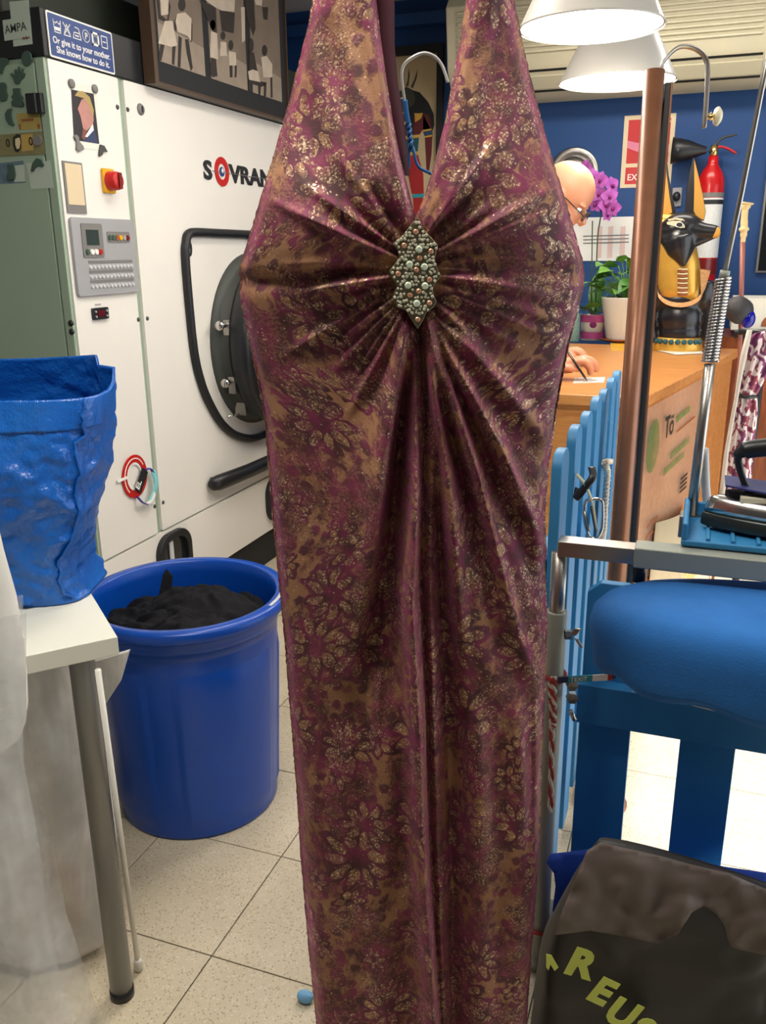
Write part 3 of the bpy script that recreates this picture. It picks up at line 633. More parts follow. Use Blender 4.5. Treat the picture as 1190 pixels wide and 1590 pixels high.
# blue tarpaulin bag
def dress_pt(u, z, f): return FH*f + RH*u + UPV*z
def uz(x, y, f): p = atF(x, y, f); return (p-C0)@RH, p[2]
bagt = thing('tarpaulin_bag', 'open blue woven tarpaulin bag standing on the white table', 'bag', dress_pt(-0.75,0.80,1.64))
ur = uz(137,628,1.52)[0]
cu_, cf = ur-0.27, 1.635
BRP = [(137,628),(135,680),(131,740),(121,800),(107,850),(100,878),(104,905),(120,930),(130,950),(126,964),(112,975)]
_e = [uz(x, y, 1.52) for x, y in BRP][::-1]; BRZ = [q[1] for q in _e]; BRU = [q[0]-cu_ for q in _e]
def bag_loop(t, n=180, grow=0.0):
    """t = 0 bottom .. 1 rim"""
    out = []
    for k in range(n):
        q = 2*pi*k/n; cs, sn = math.cos(q), math.sin(q); e = 0.42
        x = abs(cs)**e*(1 if cs > 0 else -1); y = abs(sn)**e*(1 if sn > 0 else -1)
        zr = 1.198 if sn < 0 else 1.198+0.058*min(1, sn*2.2)*(0.8+0.2*cs)
        z = 0.802 + (zr-0.802)*t
        ha = float(np.interp(z, BRZ, BRU))+(0.0 if sn < 0.3 else -0.03) if cs > 0 else 0.27
        hb = 0.115 + 0.03*math.sin(pi*t)
        p = dress_pt(cu_+ha*x, z, cf+hb*y)
        rid = abs(nz(p+V(7,2,0), 13)); d = 0.016*nz(p, 7)+0.022*(0.25-rid)+0.010*(0.3-abs(nz(p, 31)))+0.004*nz(p, 70)
        d *= 0.25+0.75*min(1, (1-t)*4.5)
        nrm = RH*x*0.7+FH*y; nrm /= np.linalg.norm(nrm); out.append(p+nrm*d*(0.8 if t > 0.02 else 0.3)+nrm*grow)
    return out
rows = [bag_loop(t) for t in np.linspace(0, 1, 90)]
b = B(); b.loft(rows, cap=False); b.f.append(tuple(range(179,-1,-1)))
b.obj('bag_body', M['tarp'], bagt, smooth=True, solid=0.0025)
hem = [bag_loop(t, grow=0.003) for t in (0.86,0.868,0.99,1.0)]
B().loft(hem, cap=False).obj('rim_hem', M['tarp'], bagt, smooth=True, solid=0.002)
sm = [min(bag_loop(t, grow=0.004), key=lambda p: abs((p-C0)@RH-(cu_+0.262))+abs(((p-C0)@FH)-(cf-0.11))) for t in np.linspace(0.03, 1, 40)]
B().tube(sm, 0.0045, 6, flat=0.7).obj('side_seam', M['tarp'], bagt, smooth=True)
def lumpmesh(c, r, seed, amp=0.3, n=28, m_=18):
    b = B(); b.ell(c, r, n, m_); c = np.array(c)
    b.v = [tuple(np.array(p)+(np.array(p)-c)*amp*(nz(np.array(p)+seed, 14)+0.6*nz(np.array(p)-seed, 34))) for p in b.v]; return b
# blue bin with dark clothes
BC = V(-1.20, 1.775, 0); bn_ = thing('laundry_bin', 'tall round royal-blue plastic bin full of dark clothes', 'bin', BC)
def bin_r(q, z):
    r = 0.212 + 0.026*z/0.6
    for a in range(4):
        d = abs(((q-(-0.55+a*pi/2)+pi) % (2*pi))-pi)
        if d < 0.62 and 0.03 < z < 0.475: 
            edge = min(1, (0.62-d)/0.03, (z-0.03)/0.02, (0.475-z)/0.02); r += 0.005*edge
    return r
zs = [0,0.004,0.012,0.03,0.05]+list(np.linspace(0.07,0.47,14))+[0.475,0.48,0.495,0.51,0.53]
b = B(); N_ = 160
rows = [[BC+V(math.cos(q)*bin_r(q,z)*(0.96 if z == 0 else 1), math.sin(q)*bin_r(q,z)*(0.96 if z == 0 else 1), z) for q in np.linspace(0,2*pi,N_,endpoint=False)] for z in zs]
inner = [(0.236,0.53),(0.243,0.545),(0.243,0.57),(0.262,0.572),(0.268,0.578),(0.268,0.596),(0.262,0.603),(0.240,0.604),(0.235,0.600),(0.232,0.57),(0.222,0.30),(0.208,0.02),(0.0,0.02)]
rows += [[BC+V(math.cos(q)*r, math.sin(q)*r, z) for q in np.linspace(0,2*pi,N_,endpoint=False)] for r, z in inner]
b.loft(rows, cap=False); b.f.append(tuple(range(N_-1,-1,-1))); b.obj('bin_body', M['bin'], bn_, smooth=True)
b = B(); b.tube([BC+V(0.252*math.cos(t),0.252*math.sin(t),0.602) for t in np.linspace(-0.05,0.42,10)], 0.006, 8, flat=0.4); b.obj('rim_grip', M['ltgrey'], bn_, smooth=True)
def heap(name, lb, cx, cy, rx, ry, z0, amp, seed, rot=0.0):
    b = B(); n, m_ = 72, 26; rows = []
    for i in range(m_+1):
        t = i/m_; row = []
        for k in range(n):
            q = 2*pi*k/n; x = rx*t*math.cos(q); y = ry*t*math.sin(q)
            X = cx+x*math.cos(rot)-y*math.sin(rot); Y = cy+x*math.sin(rot)+y*math.cos(rot)
            d = math.hypot(X-BC[0], Y-BC[1])
            if d > 0.212: X = BC[0]+(X-BC[0])*0.212/d; Y = BC[1]+(Y-BC[1])*0.212/d
            z = z0 + amp*math.cos(t*pi/2)**0.7 + 0.022*nz((X*8+seed, Y*8, 0)) + 0.050*(0.35-abs(nz((X*9+Y*5, Y*15+seed, 1)))) + 0.024*(0.3-abs(nz((X*16+seed, Y*26-X*9, 2)))) + 0.005*nz((X*50, Y*50, seed)) - 0.06*t**6
            row.append(V(X, Y, z))
        rows.append(row)
    b.loft(rows, cap=False); return tag(b.obj(name, M['cloth'], smooth=True, sub=1, solid=0.004), lb, 'clothing', 'dark clothes in the blue bin')
heap('dark_garment', 'rumpled black jacket at the back of the blue bin', -1.18, 1.84, 0.20, 0.155, 0.515, 0.055, 3.1, 0.3)
heap('dark_garment', 'black trousers bundled at the front of the blue bin', -1.17, 1.69, 0.195, 0.145, 0.515, 0.040, 9.4, 0.2)
heap('dark_garment', 'dark teal-black cloth at the left edge of the blue bin', -1.33, 1.75, 0.10, 0.15, 0.505, 0.035, 15.0, 0.0)
lp = B(); c = atZ(246,915,0.572); lp.loft([[c+V(0.0,-0.008,-0.03),c+V(0.03,0.01,-0.02),c+V(0.03,0.014,-0.02),c+V(0,-0.004,-0.03)],[c+V(0.004,0.02,0.035),c+V(0.026,0.03,0.03),c+V(0.026,0.034,0.03),c+V(0.004,0.024,0.035)],[c+V(0.008,0.03,0.048),c+V(0.012,0.032,0.046),c+V(0.012,0.034,0.046),c+V(0.008,0.032,0.048)]])
tag(lp.obj('jacket_lapel', M['cloth'], smooth=False), 'pointed black lapel sticking up from clothes in the bin', 'clothing', 'dark clothes in the blue bin')

# milky bag under the table and white rod
def sack(name, lb, c, rx, ry, z0, z1, mt, seed, flare=0.0, rot=0.0, cat='bag'):
    rows = []
    for i, t in enumerate(np.linspace(0, 1, 40)):
        row = []
        for k in range(72):
            q = 2*pi*k/72; s_ = 0.93+0.10*math.sin(pi*t)+flare*t*t
            if t < 0.06: s_ *= 0.75+0.25*math.sqrt(t/0.06)
            x, y = rx*s_*math.cos(q), ry*s_*math.sin(q); X = c[0]+x*math.cos(rot)-y*math.sin(rot); Y = c[1]+x*math.sin(rot)+y*math.cos(rot); z = z0+(z1-z0)*t
            d = 0.030*nz((X*7, Y*7, z*3+seed))+0.014*nz((X*18, Y*18, z*6+seed)); row.append(V(X+d*math.cos(q+rot), Y+d*math.sin(q+rot), z))
        rows.append(row)
    b = B(); b.loft(rows, cap=False); b.f.append(tuple(range(71,-1,-1)))
    return b, lb, cat
mk = thing('plastic_sack', 'milky white plastic sack under the table behind the silver leg', 'bag', (-1.22,1.20,0))
b, _, _ = sack('', '', (-1.235,1.205), 0.165, 0.14, 0.004, 0.70, M['milky'], 4.0)
b.obj('sack_body', M['milky'], mk, smooth=True)
p = [atF(x, y, f) for x, y, f in ((140,1030,1.56),(200,1012,1.50),(186,1060,1.50),(152,1112,1.52),(140,1080,1.56))]
bb = B().poly3(p, FH*0.012).obj('sack_mouth_flap', M['milky'], mk)
M['redcloth'] = mat('red_garment', srgb(170,60,50), 0.8)
B_ = lumpmesh((-1.22,1.19,0.12), (0.085,0.075,0.10), 1.0, 0.2); B_.v = [(x,y,max(z,0.012)) for x,y,z in B_.v]; tag(B_.obj('red_garment', M['redcloth'], smooth=True), 'red cloth showing through the bottom of milky sack', 'clothing')
rb = atZ(215,1500,0.012); rtp = atZ(152,1040,0.752)
rod = thing('white_rod', 'thin white rod leaning against the table beside the silver leg', 'rod', rb)
B().tube([rb, rtp], 0.0055, 12).obj('shaft', M['potwhite'], rod, smooth=True)
dv = (rtp-rb)/np.linalg.norm(rtp-rb); B().tube([rb-dv*0.006, rb+dv*0.016, rb+dv*0.022], [0.0095,0.0085,0.006], 14).obj('end_cap', M['potwhite'], rod, smooth=True)

# film-covered garments hanging in the left foreground
def sheet(edgeR, uL, f, z0, z1, amp, seed, nu=70, nv=90):
    zz = [uz(x, y, f)[1] for x, y in edgeR][::-1]; uu = [uz(x, y, f)[0] for x, y in edgeR][::-1]
    rows = []
    for z in np.linspace(z1, z0, nv):
        uR = np.interp(z, zz, uu); row = []
        for s_ in np.linspace(0, 1, nu):
            u = uL+(uR-uL)*s_; w_ = amp*(math.sin(s_*17+seed+1.5*nz((z*3,seed,0)))*0.6+0.8*nz((u*14,z*3,seed)))*(0.4+0.6*min(1,(1.0-z)+0.3)); row.append(dress_pt(u, z, f-w_-0.05*math.sin(pi*s_)))
        rows.append(row)
    b = B(); b.loft(rows, cap=False, closed=False); return b
gc = thing('garment_cover', 'clear plastic garment cover hanging in the left foreground', 'garment bag', dress_pt(-0.62,0.06,0.98))
sheet([(36,880),(40,1100),(48,1180),(66,1260),(84,1340),(98,1430),(125,1510),(152,1590),(165,1640)], -0.78, 0.98, 0.06, 1.02, 0.018, 1.0).obj('front_film', M['film'], gc, smooth=True)
sheet([(36,880),(38,1100),(40,1180),(55,1260),(70,1340),(80,1430),(100,1510),(120,1590),(130,1640)], -0.78, 1.05, 0.06, 1.02, 0.018, 4.0).obj('rear_film', M['film'], gc, smooth=True)
M['whitecloth'] = mat('white_cloth', srgb(226,224,216), 0.85, bump=0.3, bscale=40)
rows = []
for y_, xr in ((560,-175),(575,-165),(600,-130),(640,-75),(760,-25),(860,-2),(930,18),(990,28),(1050,35),(1100,37),(1130,34),(1152,26),(1166,10),(1175,-20),(1178,-60)):
    u, z = uz(xr, y_, 1.0); uc = -0.66; hw = max(0.006, u-uc); rows.append([dress_pt(uc+hw*math.cos(q), z+0.004*nz((q*3,z*9,1)), 1.01+0.35*hw*math.sin(q)) for q in np.linspace(0,2*pi,40,endpoint=False)])
tag(B().loft(rows).obj('white_garment', M['whitecloth'], smooth=True), 'rounded white garment hanging above the clear plastic at left edge', 'clothing')
gz = uz(-175,560,1.0)[1]
wg = thing('wire_hanger', 'plain wire hanger of the white garment at the left edge', 'hanger', dress_pt(-0.66,gz,1.01))
B().tube(spline([dress_pt(-0.66,gz-0.03,1.01), dress_pt(-0.66,2.09,1.01), dress_pt(-0.68,2.125,1.01), dress_pt(-0.66,2.150,1.01), dress_pt(-0.64,2.13,1.01)], 6), 0.0025, 8).obj('hook', M['wire'], wg, smooth=True)
gr2 = thing('hanging_rail', 'steel garment rail above the white garment at left', 'rail', dress_pt(-0.66,2.74,1.01))
B().tube([dress_pt(-1.0,2.135,1.01), dress_pt(-0.45,2.135,1.01)], 0.012, 16).obj('bar', M['steel'], gr2, smooth=True)
for d in (-0.97, -0.48): B().tube([dress_pt(d,2.135,1.01), dress_pt(d,2.742,1.01)], 0.008, 12).obj('drop_rod', M['steel'], gr2, smooth=True)
tag(lumpmesh(atZ(474,1548,0.012), (0.016,0.012,0.014), 3.0, 0.3, 14, 8).obj('blue_scrap', mat('pale_blue_scrap', srgb(120,180,225), 0.6), smooth=True), 'small pale blue scrap on the tiles beside the dress hem', 'scrap')

# ================================================================== THE DRESS
DF = 1.20
def dpx(x, y): return uz(x, y, DF)
BRO = dpx(641, 422)
def lace():
    t = NT('gold_purple_lace'); uvn = t.n('ShaderNodeUVMap'); uvn.uv_map = 'fabric'; uv = uvn.outputs[0]
    wob = t.vmath('SCALE', t.vmath('SUBTRACT', t.noise(uv, 60, 3, out=1), (0.5,0.5,0.5))); wob.node.inputs['Scale'].default_value = 0.012
    q = t.vmath('ADD', uv, wob)
    def flowers(scale, r0, la, wa, n, off, rnd=0.65, keep=0.2):
        p = t.vmath('ADD', q, off)
        v = t.n('ShaderNodeTexVoronoi', voronoi_dimensions='2D'); t.put(v.inputs['Vector'], p); v.inputs['Scale'].default_value = scale; v.inputs['Randomness'].default_value = rnd
        d = t.vmath('SUBTRACT', p, v.outputs['Position']); sx = t.n('ShaderNodeSeparateXYZ'); t.put(sx.inputs[0], d)
        sc = t.n('ShaderNodeSeparateColor'); t.put(sc.inputs[0], v.outputs['Color'])
        flat = t.n('ShaderNodeCombineXYZ'); t.put(flat.inputs[0], sx.outputs[0]); t.put(flat.inputs[1], sx.outputs[1])
        r = t.math('DIVIDE', t.vmath('LENGTH', flat.outputs[0]), t.math('ADD', t.math('MULTIPLY', sc.outputs[1], 0.35), 0.80))
        th = t.math('ADD', t.math('ARCTAN2', sx.outputs[1], sx.outputs[0]), t.math('MULTIPLY', sc.outputs[0], 6.28))
        k = t.math('SUBTRACT', t.math('FRACT', t.math('ADD', t.math('MULTIPLY', th, n/(2*pi)), 10.0)), 0.5)
        a = t.math('MULTIPLY', k, 2*pi/n)
        e1 = t.math('DIVIDE', t.math('SUBTRACT', r, r0), la); e2 = t.math('DIVIDE', t.math('MULTIPLY', r, a), wa)
        e = t.math('SQRT', t.math('ADD', t.math('MULTIPLY', e1, e1), t.math('MULTIPLY', e2, e2)))
        fill = t.step(e, 0.84, 0.66); line = t.math('MULTIPLY', t.step(e, 0.70, 0.84), t.step(e, 1.50, 1.25))
        heart = t.step(r, r0-la*0.55, r0-la*0.95); on = t.step(sc.outputs[2], keep, keep+0.02)
        return t.math('MULTIPLY', fill, on), t.math('MULTIPLY', line, on), t.math('MULTIPLY', heart, on), r
    f1, l1, h1, r1 = flowers(7.8, 0.033, 0.020, 0.0100, 9, (0.013,0.07,0), 0.6, 0.12)
    f2, l2, h2, r2 = flowers(13.5, 0.0165, 0.011, 0.0068, 7, (0.31,0.13,0), 0.9, 0.6)
    # leafy lace patches
    pat = t.step(t.noise(t.vmath('MULTIPLY', q, (1.0,0.6,1.0)), 17, 6, 0.7), 0.42, 0.52)
    v2 = t.n('ShaderNodeTexVoronoi', voronoi_dimensions='2D'); t.put(v2.inputs['Vector'], q); v2.inputs['Scale'].default_value = 46
    s2 = t.n('ShaderNodeSeparateColor'); t.put(s2.inputs[0], v2.outputs['Color'])
    leaf = t.math('MULTIPLY', t.step(v2.outputs['Distance'], 0.50, 0.28), t.step(s2.outputs[0], 0.40, 0.43))
    ring = t.math('MULTIPLY', t.step(r1, 0.056, 0.051), t.step(r1, 0.040, 0.046))
    dark = t.math('MAXIMUM', t.math('MAXIMUM', l1, h1), t.math('MAXIMUM', t.math('MAXIMUM', l2, h2), t.math('MULTIPLY', leaf, 0.95)))
    dark = t.math('MAXIMUM', dark, t.math('MULTIPLY', t.math('MULTIPLY', ring, t.step(t.noise(q, 45, 2), 0.47, 0.53)), 0.95))
    dark = t.math('MAXIMUM', dark, t.math('MULTIPLY', pat, t.step(t.noise(q, 260, 2), 0.34, 0.62, 0.55, 0.98)))
    goldm = t.math('MAXIMUM', f1, t.math('MULTIPLY', f2, 0.9))
    dust = t.math('MULTIPLY', t.step(t.noise(t.vmath('ADD', q, (3.1,1.7,0)), 14, 3), 0.53, 0.66), 0.6)
    # glitter grains
    g = t.n('ShaderNodeTexVoronoi', voronoi_dimensions='2D'); t.put(g.inputs['Vector'], uv); g.inputs['Scale'].default_value = 520
    gs = t.n('ShaderNodeSeparateColor'); t.put(gs.inputs[0], g.outputs['Color'])
    grain = t.math('POWER', gs.outputs[0], 2.2)
    spk = t.math('MULTIPLY', t.step(gs.outputs[2], 0.965, 0.98), 0.7)
    gm = t.math('MAXIMUM', t.math('MULTIPLY', t.math('MAXIMUM', t.math('MULTIPLY', goldm, 0.85), dust), t.step(gs.outputs[1], 0.45, 0.6, 0.10, 1.0)), spk)
    nude = t.mix(t.noise(q, 9, 3), srgb(134,92,64), srgb(176,128,94))
    purple = t.mix(t.step(t.noise(q, 33, 3), 0.35, 0.7), srgb(52,11,28), srgb(118,22,72))
    gold = t.mix(grain, srgb(104,66,48), srgb(255,228,186))
    c = t.mix(t.math('MULTIPLY', dark, 0.93), nude, purple); c = t.mix(t.math('MULTIPLY', gm, 0.85), c, gold)
    t.set(Base_Color=c, Roughness=t.step(gm, 0.0, 1.0, 0.72, 0.36), Metallic=t.math('MULTIPLY', gm, 0.45), Sheen_Weight=t.math('MULTIPLY', dark, 0.40), Sheen_Tint=(1.0,0.26,0.55), Sheen_Roughness=0.4)
    h = t.math('ADD', t.math('MULTIPLY', t.math('MAXIMUM', dark, goldm), 0.6), t.math('MULTIPLY', t.noise(uv, 420, 2), 0.5)); t.bump(h, 0.55, 0.0012)
    return t.m
M['lace'] = lace()
def pl2(pts):
    a = np.array([dpx(x, y) for x, y in pts]); return a
def edge(pts, zq):
    a = pl2(pts)[::-1]; return np.interp(zq, a[:,1], a[:,0])
LO = [(484,0),(470,60),(447,150),(420,250),(392,345),(366,425),(369,465),(384,540),(398,600),(408,660),(414,740),(422,830),(432,930),(440,1010),(447,1100),(455,1200),(462,1290),(468,1380),(475,1450),(482,1520),(490,1590),(497,1660)]
RO = [(803,0),(815,60),(840,160),(865,260),(890,340),(917,425),(905,480),(889,540),(870,640),(858,720),(852,800),(852,900),(855,990),(850,1100),(846,1200),(842,1300),(836,1400),(827,1480),(820,1590),(816,1660)]
LI = [(585,0),(592,60),(600,120),(610,190),(622,250),(636,305),(643,335)]
RI = [(724,0),(715,60),(703,120),(690,190),(672,260),(656,310),(646,335)]
CL = [(645,335),(650,500),(655,560),(658,700),(655,900),(662,1100),(668,1300),(675,1450),(682,1590),(685,1660)]
ZT = dpx(645, 0)[1]; ZTOP = 2.03; ZV = dpx(645, 335)[1]; ZH = 0.075
def edgesat(z):
    if z <= ZT: 
        lo, ro = edge(LO, z), edge(RO, z)
        if z >= ZV: li, ri = edge(LI, z), edge(RI, z)
        else: li = ri = edge(CL, z)
    else:
        k = (z-ZT)/(ZTOP-ZT); k2 = k*k*(3-2*k)*0.6+k*0.4; mid = dpx(648,0)[0]
        lo = edge(LO, ZT)*(1-k2)+(mid-0.062)*k2; li = edge(LI, ZT)*(1-k2)+(mid-0.030)*k2
        ro = edge(RO, ZT)*(1-k2)+(mid+0.062)*k2; ri = edge(RI, ZT)*(1-k2)+(mid+0.030)*k2
    return lo, li, ri, ro
# fold ridges: px polyline, amplitude (m), width on the left / right side (px), start / end fade
RID = [
 ([(625,495),(608,620),(596,720),(580,840),(566,930),(545,1030)], 0.021, 18, 7, 0.3, 0.2),
 ([(640,505),(642,620),(644,760),(637,900),(648,1100),(655,1300),(666,1450),(676,1600),(680,1700)], 0.034, 17, 7, 0.2, 0.9),
 ([(655,505),(672,600),(688,700),(700,850),(708,960),(716,1080)], 0.022, 9, 12, 0.2, 0.2),
 ([(662,500),(700,610),(735,720),(765,840),(790,930),(822,1030)], 0.021, 15, 7, 0.2, 0.3),
 ([(666,495),(720,590),(770,680),(815,780),(850,860)], 0.018, 13, 7, 0.2, 0.35),
 ([(670,485),(730,540),(790,610),(840,670),(862,700)], 0.013, 14, 9, 0.1, 0.3),
 ([(610,560),(560,760),(520,980),(500,1200)], 0.009, 40, 40, 0.0, 0.2),
 ([(615,1000),(600,1150),(590,1350),(588,1600)], 0.014, 30, 26, 0.0, 1.0),
 ([(540,1080),(530,1250),(525,1450),(530,1620)], 0.012, 32, 28, 0.0, 1.0),
 ([(490,1100),(495,1300),(505,1600)], 0.010, 22, 22, 0.0, 1.0),
 ([(735,1050),(742,1250),(745,1450),(748,1620)], 0.013, 34, 24, 0.0, 1.0),
 ([(800,1040),(805,1200),(806,1400),(800,1620)], 0.016, 26, 16, 0.0, 1.0),
 ([(832,1060),(830,1250),(824,1450),(812,1620)], 0.010, 10, 10, 0.0, 1.0),
 ([(680,600),(682,800),(690,1000),(700,1250),(706,1620)], -0.026, 13, 22, 0.1, 1.0),
 ([(590,860),(585,980),(590,1100)], -0.012, 16, 14, 0.0, 0.0),
 ([(634,525),(624,650),(614,760),(600,900),(592,1010)], -0.026, 13, 13, 0.1, 0.1),
 ([(668,540),(700,680),(738,800),(762,900),(770,1000)], -0.022, 12, 14, 0.1, 0.2),
 ([(690,560),(760,720),(806,830),(835,930)], -0.014, 10, 12, 0.1, 0.2),
 ([(632,500),(620,600),(612,690)], 0.011, 6, 5, 0.3, 0.0),
 ([(648,505),(650,600),(656,720)], 0.010, 5, 5, 0.3, 0.0),
 ([(660,500),(685,600),(708,690)], 0.010, 6, 5, 0.3, 0.0),
 ([(598,900),(588,1050),(584,1200)], 0.008, 8, 7, 0.2, 0.0),
 # up-going folds beside the neckline
 ([(632,345),(606,240),(585,120),(560,0),(545,-60)], 0.016, 16, 10, 0.1, 0.9),
 ([(622,350),(575,230),(545,100),(520,0)], 0.012, 18, 12, 0.1, 0.8),
 ([(612,355),(540,240),(500,120),(490,30)], 0.009, 22, 18, 0.1, 0.6),
 ([(652,345),(690,240),(718,120),(740,0),(748,-60)], 0.016, 10, 16, 0.1, 0.9),
 ([(660,350),(720,230),(750,110),(765,0)], 0.012, 12, 18, 0.1, 0.8),
 ([(668,358),(760,250),(790,120),(795,30)], 0.009, 18, 22, 0.1, 0.6),
 # the two dart-like creases at bust level
 ([(606,418),(520,420),(430,428),(368,432)], -0.012, 7, 12, 0.2, 0.8),
 ([(676,412),(760,412),(850,418),(914,428)], -0.012, 7, 12, 0.2, 0.8),
]
rr = random.Random(11)
for a in list(np.linspace(100, 262, 19))+list(np.linspace(-82, 78, 20)):
    a += rr.uniform(-3, 3); ln = rr.uniform(110, 250); ca, sa = math.cos(math.radians(a)), math.sin(math.radians(a))
    if abs(sa) > 0.9: ln *= 0.6
    bx, by = 641+26*ca, 422-58*sa
    bend = rr.uniform(-12, 12)
    pts = [(bx+ln*k*ca - bend*k*k*sa, by-ln*k*sa + bend*k*k*ca + (14*k*k if sa < 0.2 else 0)) for k in (0,0.33,0.66,1.0)]
    RID.append((pts, rr.uniform(0.004,0.0085), rr.uniform(4,7), rr.uniform(4,7), 0.5, 0.0))
def ridge_field(U, Z):
    out = np.zeros_like(U); px = 0.00094
    for pts, amp, wl, wr, a0, a1 in RID:
        P = pl2(pts); L = np.r_[0, np.cumsum(np.hypot(*np.diff(P, axis=0).T))]; tot = L[-1]
        best = np.full(U.shape, 1e9); sd = np.zeros_like(U); tt = np.zeros_like(U)
        for i in range(len(P)-1):
            d = P[i+1]-P[i]; n2 = d@d; s_ = ((U-P[i,0])*d[0]+(Z-P[i,1])*d[1])/n2
            sc_ = np.clip(s_, 0, 1); dx = U-P[i,0]-sc_*d[0]; dz = Z-P[i,1]-sc_*d[1]; dist = np.hypot(dx, dz)
            cr = d[0]*dz-d[1]*dx      # >0 : left of travel
            mk_ = dist < best; best = np.where(mk_, dist, best); sd = np.where(mk_, np.sign(cr), sd); tt = np.where(mk_, (L[i]+sc_*(L[i+1]-L[i]))/tot, tt)
        # travel mostly downward: left of travel = screen right
        down = P[-1,1] < P[0,1]; right = (sd > 0) if down else (sd < 0)
        wd = np.where(right, wr, wl)*px*(0.45+0.75*np.clip(tt*2.5, 0, 1))
        fade = np.clip(tt/0.25, 0, 1); fade = a0+(1-a0)*fade*fade*(3-2*fade); e = np.clip((tt-0.45)/0.55, 0, 1); fade *= 1-(1-a1)*e*e*(3-2*e)
        out += 1.45*amp*fade*np.exp(-(best/wd)**2)
    return out
drs = thing('evening_dress', 'long purple and gold lace halter evening dress with jewelled brooch', 'dress', dress_pt(0.05,0.0,DF))
def half(side, nc=190, nr=620):
    zr = np.r_[np.linspace(ZTOP, ZT, 70, endpoint=False), np.linspace(ZT, ZH, nr-70)]
    E_ = np.array([edgesat(z) for z in zr]); a, c = (E_[:,0], E_[:,1]) if side == 'L' else (E_[:,2], E_[:,3])
    s_ = np.linspace(0, 1, nc); U = a[:,None]+(c-a)[:,None]*s_; Z = np.repeat(zr[:,None], nc, 1)
    full = (U-E_[:,0:1])/(E_[:,3:4]-E_[:,0:1])*2-1
    body = 0.040*(1-np.abs(full)**3.0)*np.clip((1.75-Z)/0.3, 0.15, 1)
    bl, br_ = dpx(480,345), dpx(795,335)
    bust = 0.030*np.exp(-(((U-bl[0])/0.085)**2+((Z-bl[1])/0.085)**2))+0.030*np.exp(-(((U-br_[0])/0.085)**2+((Z-br_[1])/0.085)**2))
    N = body+bust+ridge_field(U, Z)
    # fabric rolls back at its free edges
    dl = (U-E_[:,0:1]); dr = (E_[:,3:4]-U); N -= 0.022*np.exp(-(dl/0.012)**2)+0.022*np.exp(-(dr/0.012)**2)
    if side == 'L': di = E_[:,1:2]-U
    else: di = U-E_[:,2:3]
    N -= np.where(Z > ZV-0.02, 0.012*np.exp(-(di/0.006)**2), 0.018*np.exp(-(di/0.006)**2))
    N += 0.0025*np.sin(U*95+6*np.sin(Z*7)+Z*9)*np.exp(-((Z-0.45)/0.5)**2)
    jag = 0.0007*np.sin(Z*310+3*np.sin(Z*97))*np.sin(Z*53+1.3); U = U+(jag*np.exp(-(dl/0.004)**2) if side == 'L' else jag*np.exp(-(dr/0.004)**2))
    P = (FH[None,None]*(DF-N)[:,:,None]+RH*U[:,:,None]+UPV*Z[:,:,None]).reshape(-1,3)
    dU = np.hypot(np.diff(U, axis=1), np.diff(N, axis=1)); arc = np.c_[np.zeros(nr), np.cumsum(dU, 1)]
    arc = arc - arc[:,-1:] if side == 'L' else arc
    arc = arc + np.where(side == 'L', E_[:,1:2], E_[:,2:3])+(0 if side == 'L' else 0.37)
    uv = np.c_[arc.ravel(), Z.ravel()]
    i = np.arange(nr-1)[:,None]*nc+np.arange(nc-1)[None]; F_ = np.stack([i, i+nc, i+nc+1, i+1], -1).reshape(-1,4)
    return P, uv, F_
Pa, ua, Fa = half('L'); Pb, ub, Fb = half('R')
PP = np.r_[Pa, Pb]; UU = np.r_[ua, ub]; FF = np.r_[Fa, Fb+len(Pa)]
def np_mesh(name, P, F, uv=None):
    me = bpy.data.meshes.new(name); me.vertices.add(len(P)); me.vertices.foreach_set('co', P.astype(np.float32).ravel())
    me.loops.add(F.size); me.loops.foreach_set('vertex_index', F.astype(np.int32).ravel())
    me.polygons.add(len(F)); me.polygons.foreach_set('loop_start', np.arange(0, F.size, F.shape[1], dtype=np.int32)); me.update(calc_edges=True); me.validate()
    if uv is not None:
        l = me.uv_layers.new(name='fabric'); l.data.foreach_set('uv', uv[F.ravel()].astype(np.float32).ravel())
    return me
finish('front_panel', np_mesh('front_panel', PP, FF, UU), M['lace'], drs, smooth=True)
# back of the skirt and maroon halter lining
zr = np.linspace(dpx(640,470)[1], ZH, 200); nc = 60; E_ = np.array([edgesat(z) for z in zr]); s_ = np.linspace(0.004, 0.996, nc)
U = E_[:,0:1]+(E_[:,3:4]-E_[:,0:1])*s_; Z = np.repeat(zr[:,None], nc, 1); N = -0.022-0.018*np.sin(s_*pi)[None]+0.006*np.sin(U*60+Z*4)
P = (FH*(DF-N)[:,:,None]+RH*U[:,:,None]+UPV*Z[:,:,None]).reshape(-1,3); i = np.arange(199)[:,None]*nc+np.arange(nc-1)[None]
finish('back_panel', np_mesh('back_panel', P, np.stack([i,i+1,i+nc+1,i+nc],-1).reshape(-1,4), np.c_[U.ravel()+1.3, Z.ravel()]), M['lace'], drs, smooth=True)
b = B(); rows = []
for y_, xa, xb in ((-130,566,606),(0,578,612),(60,582,612),(120,588,617),(180,598,627),(230,606,632),(270,616,636)):
    rows.append([dress_pt(*dpx(xa,y_), DF+0.03), dress_pt(*dpx((xa+xb)/2,y_), DF+0.022), dress_pt(*dpx(xb,y_), DF+0.034)])
b.loft(rows, cap=False, closed=False); lab(b.obj('halter_lining', M['maroon'], drs, smooth=True, solid=0.002), 'plain maroon lining strip inside the left strap')
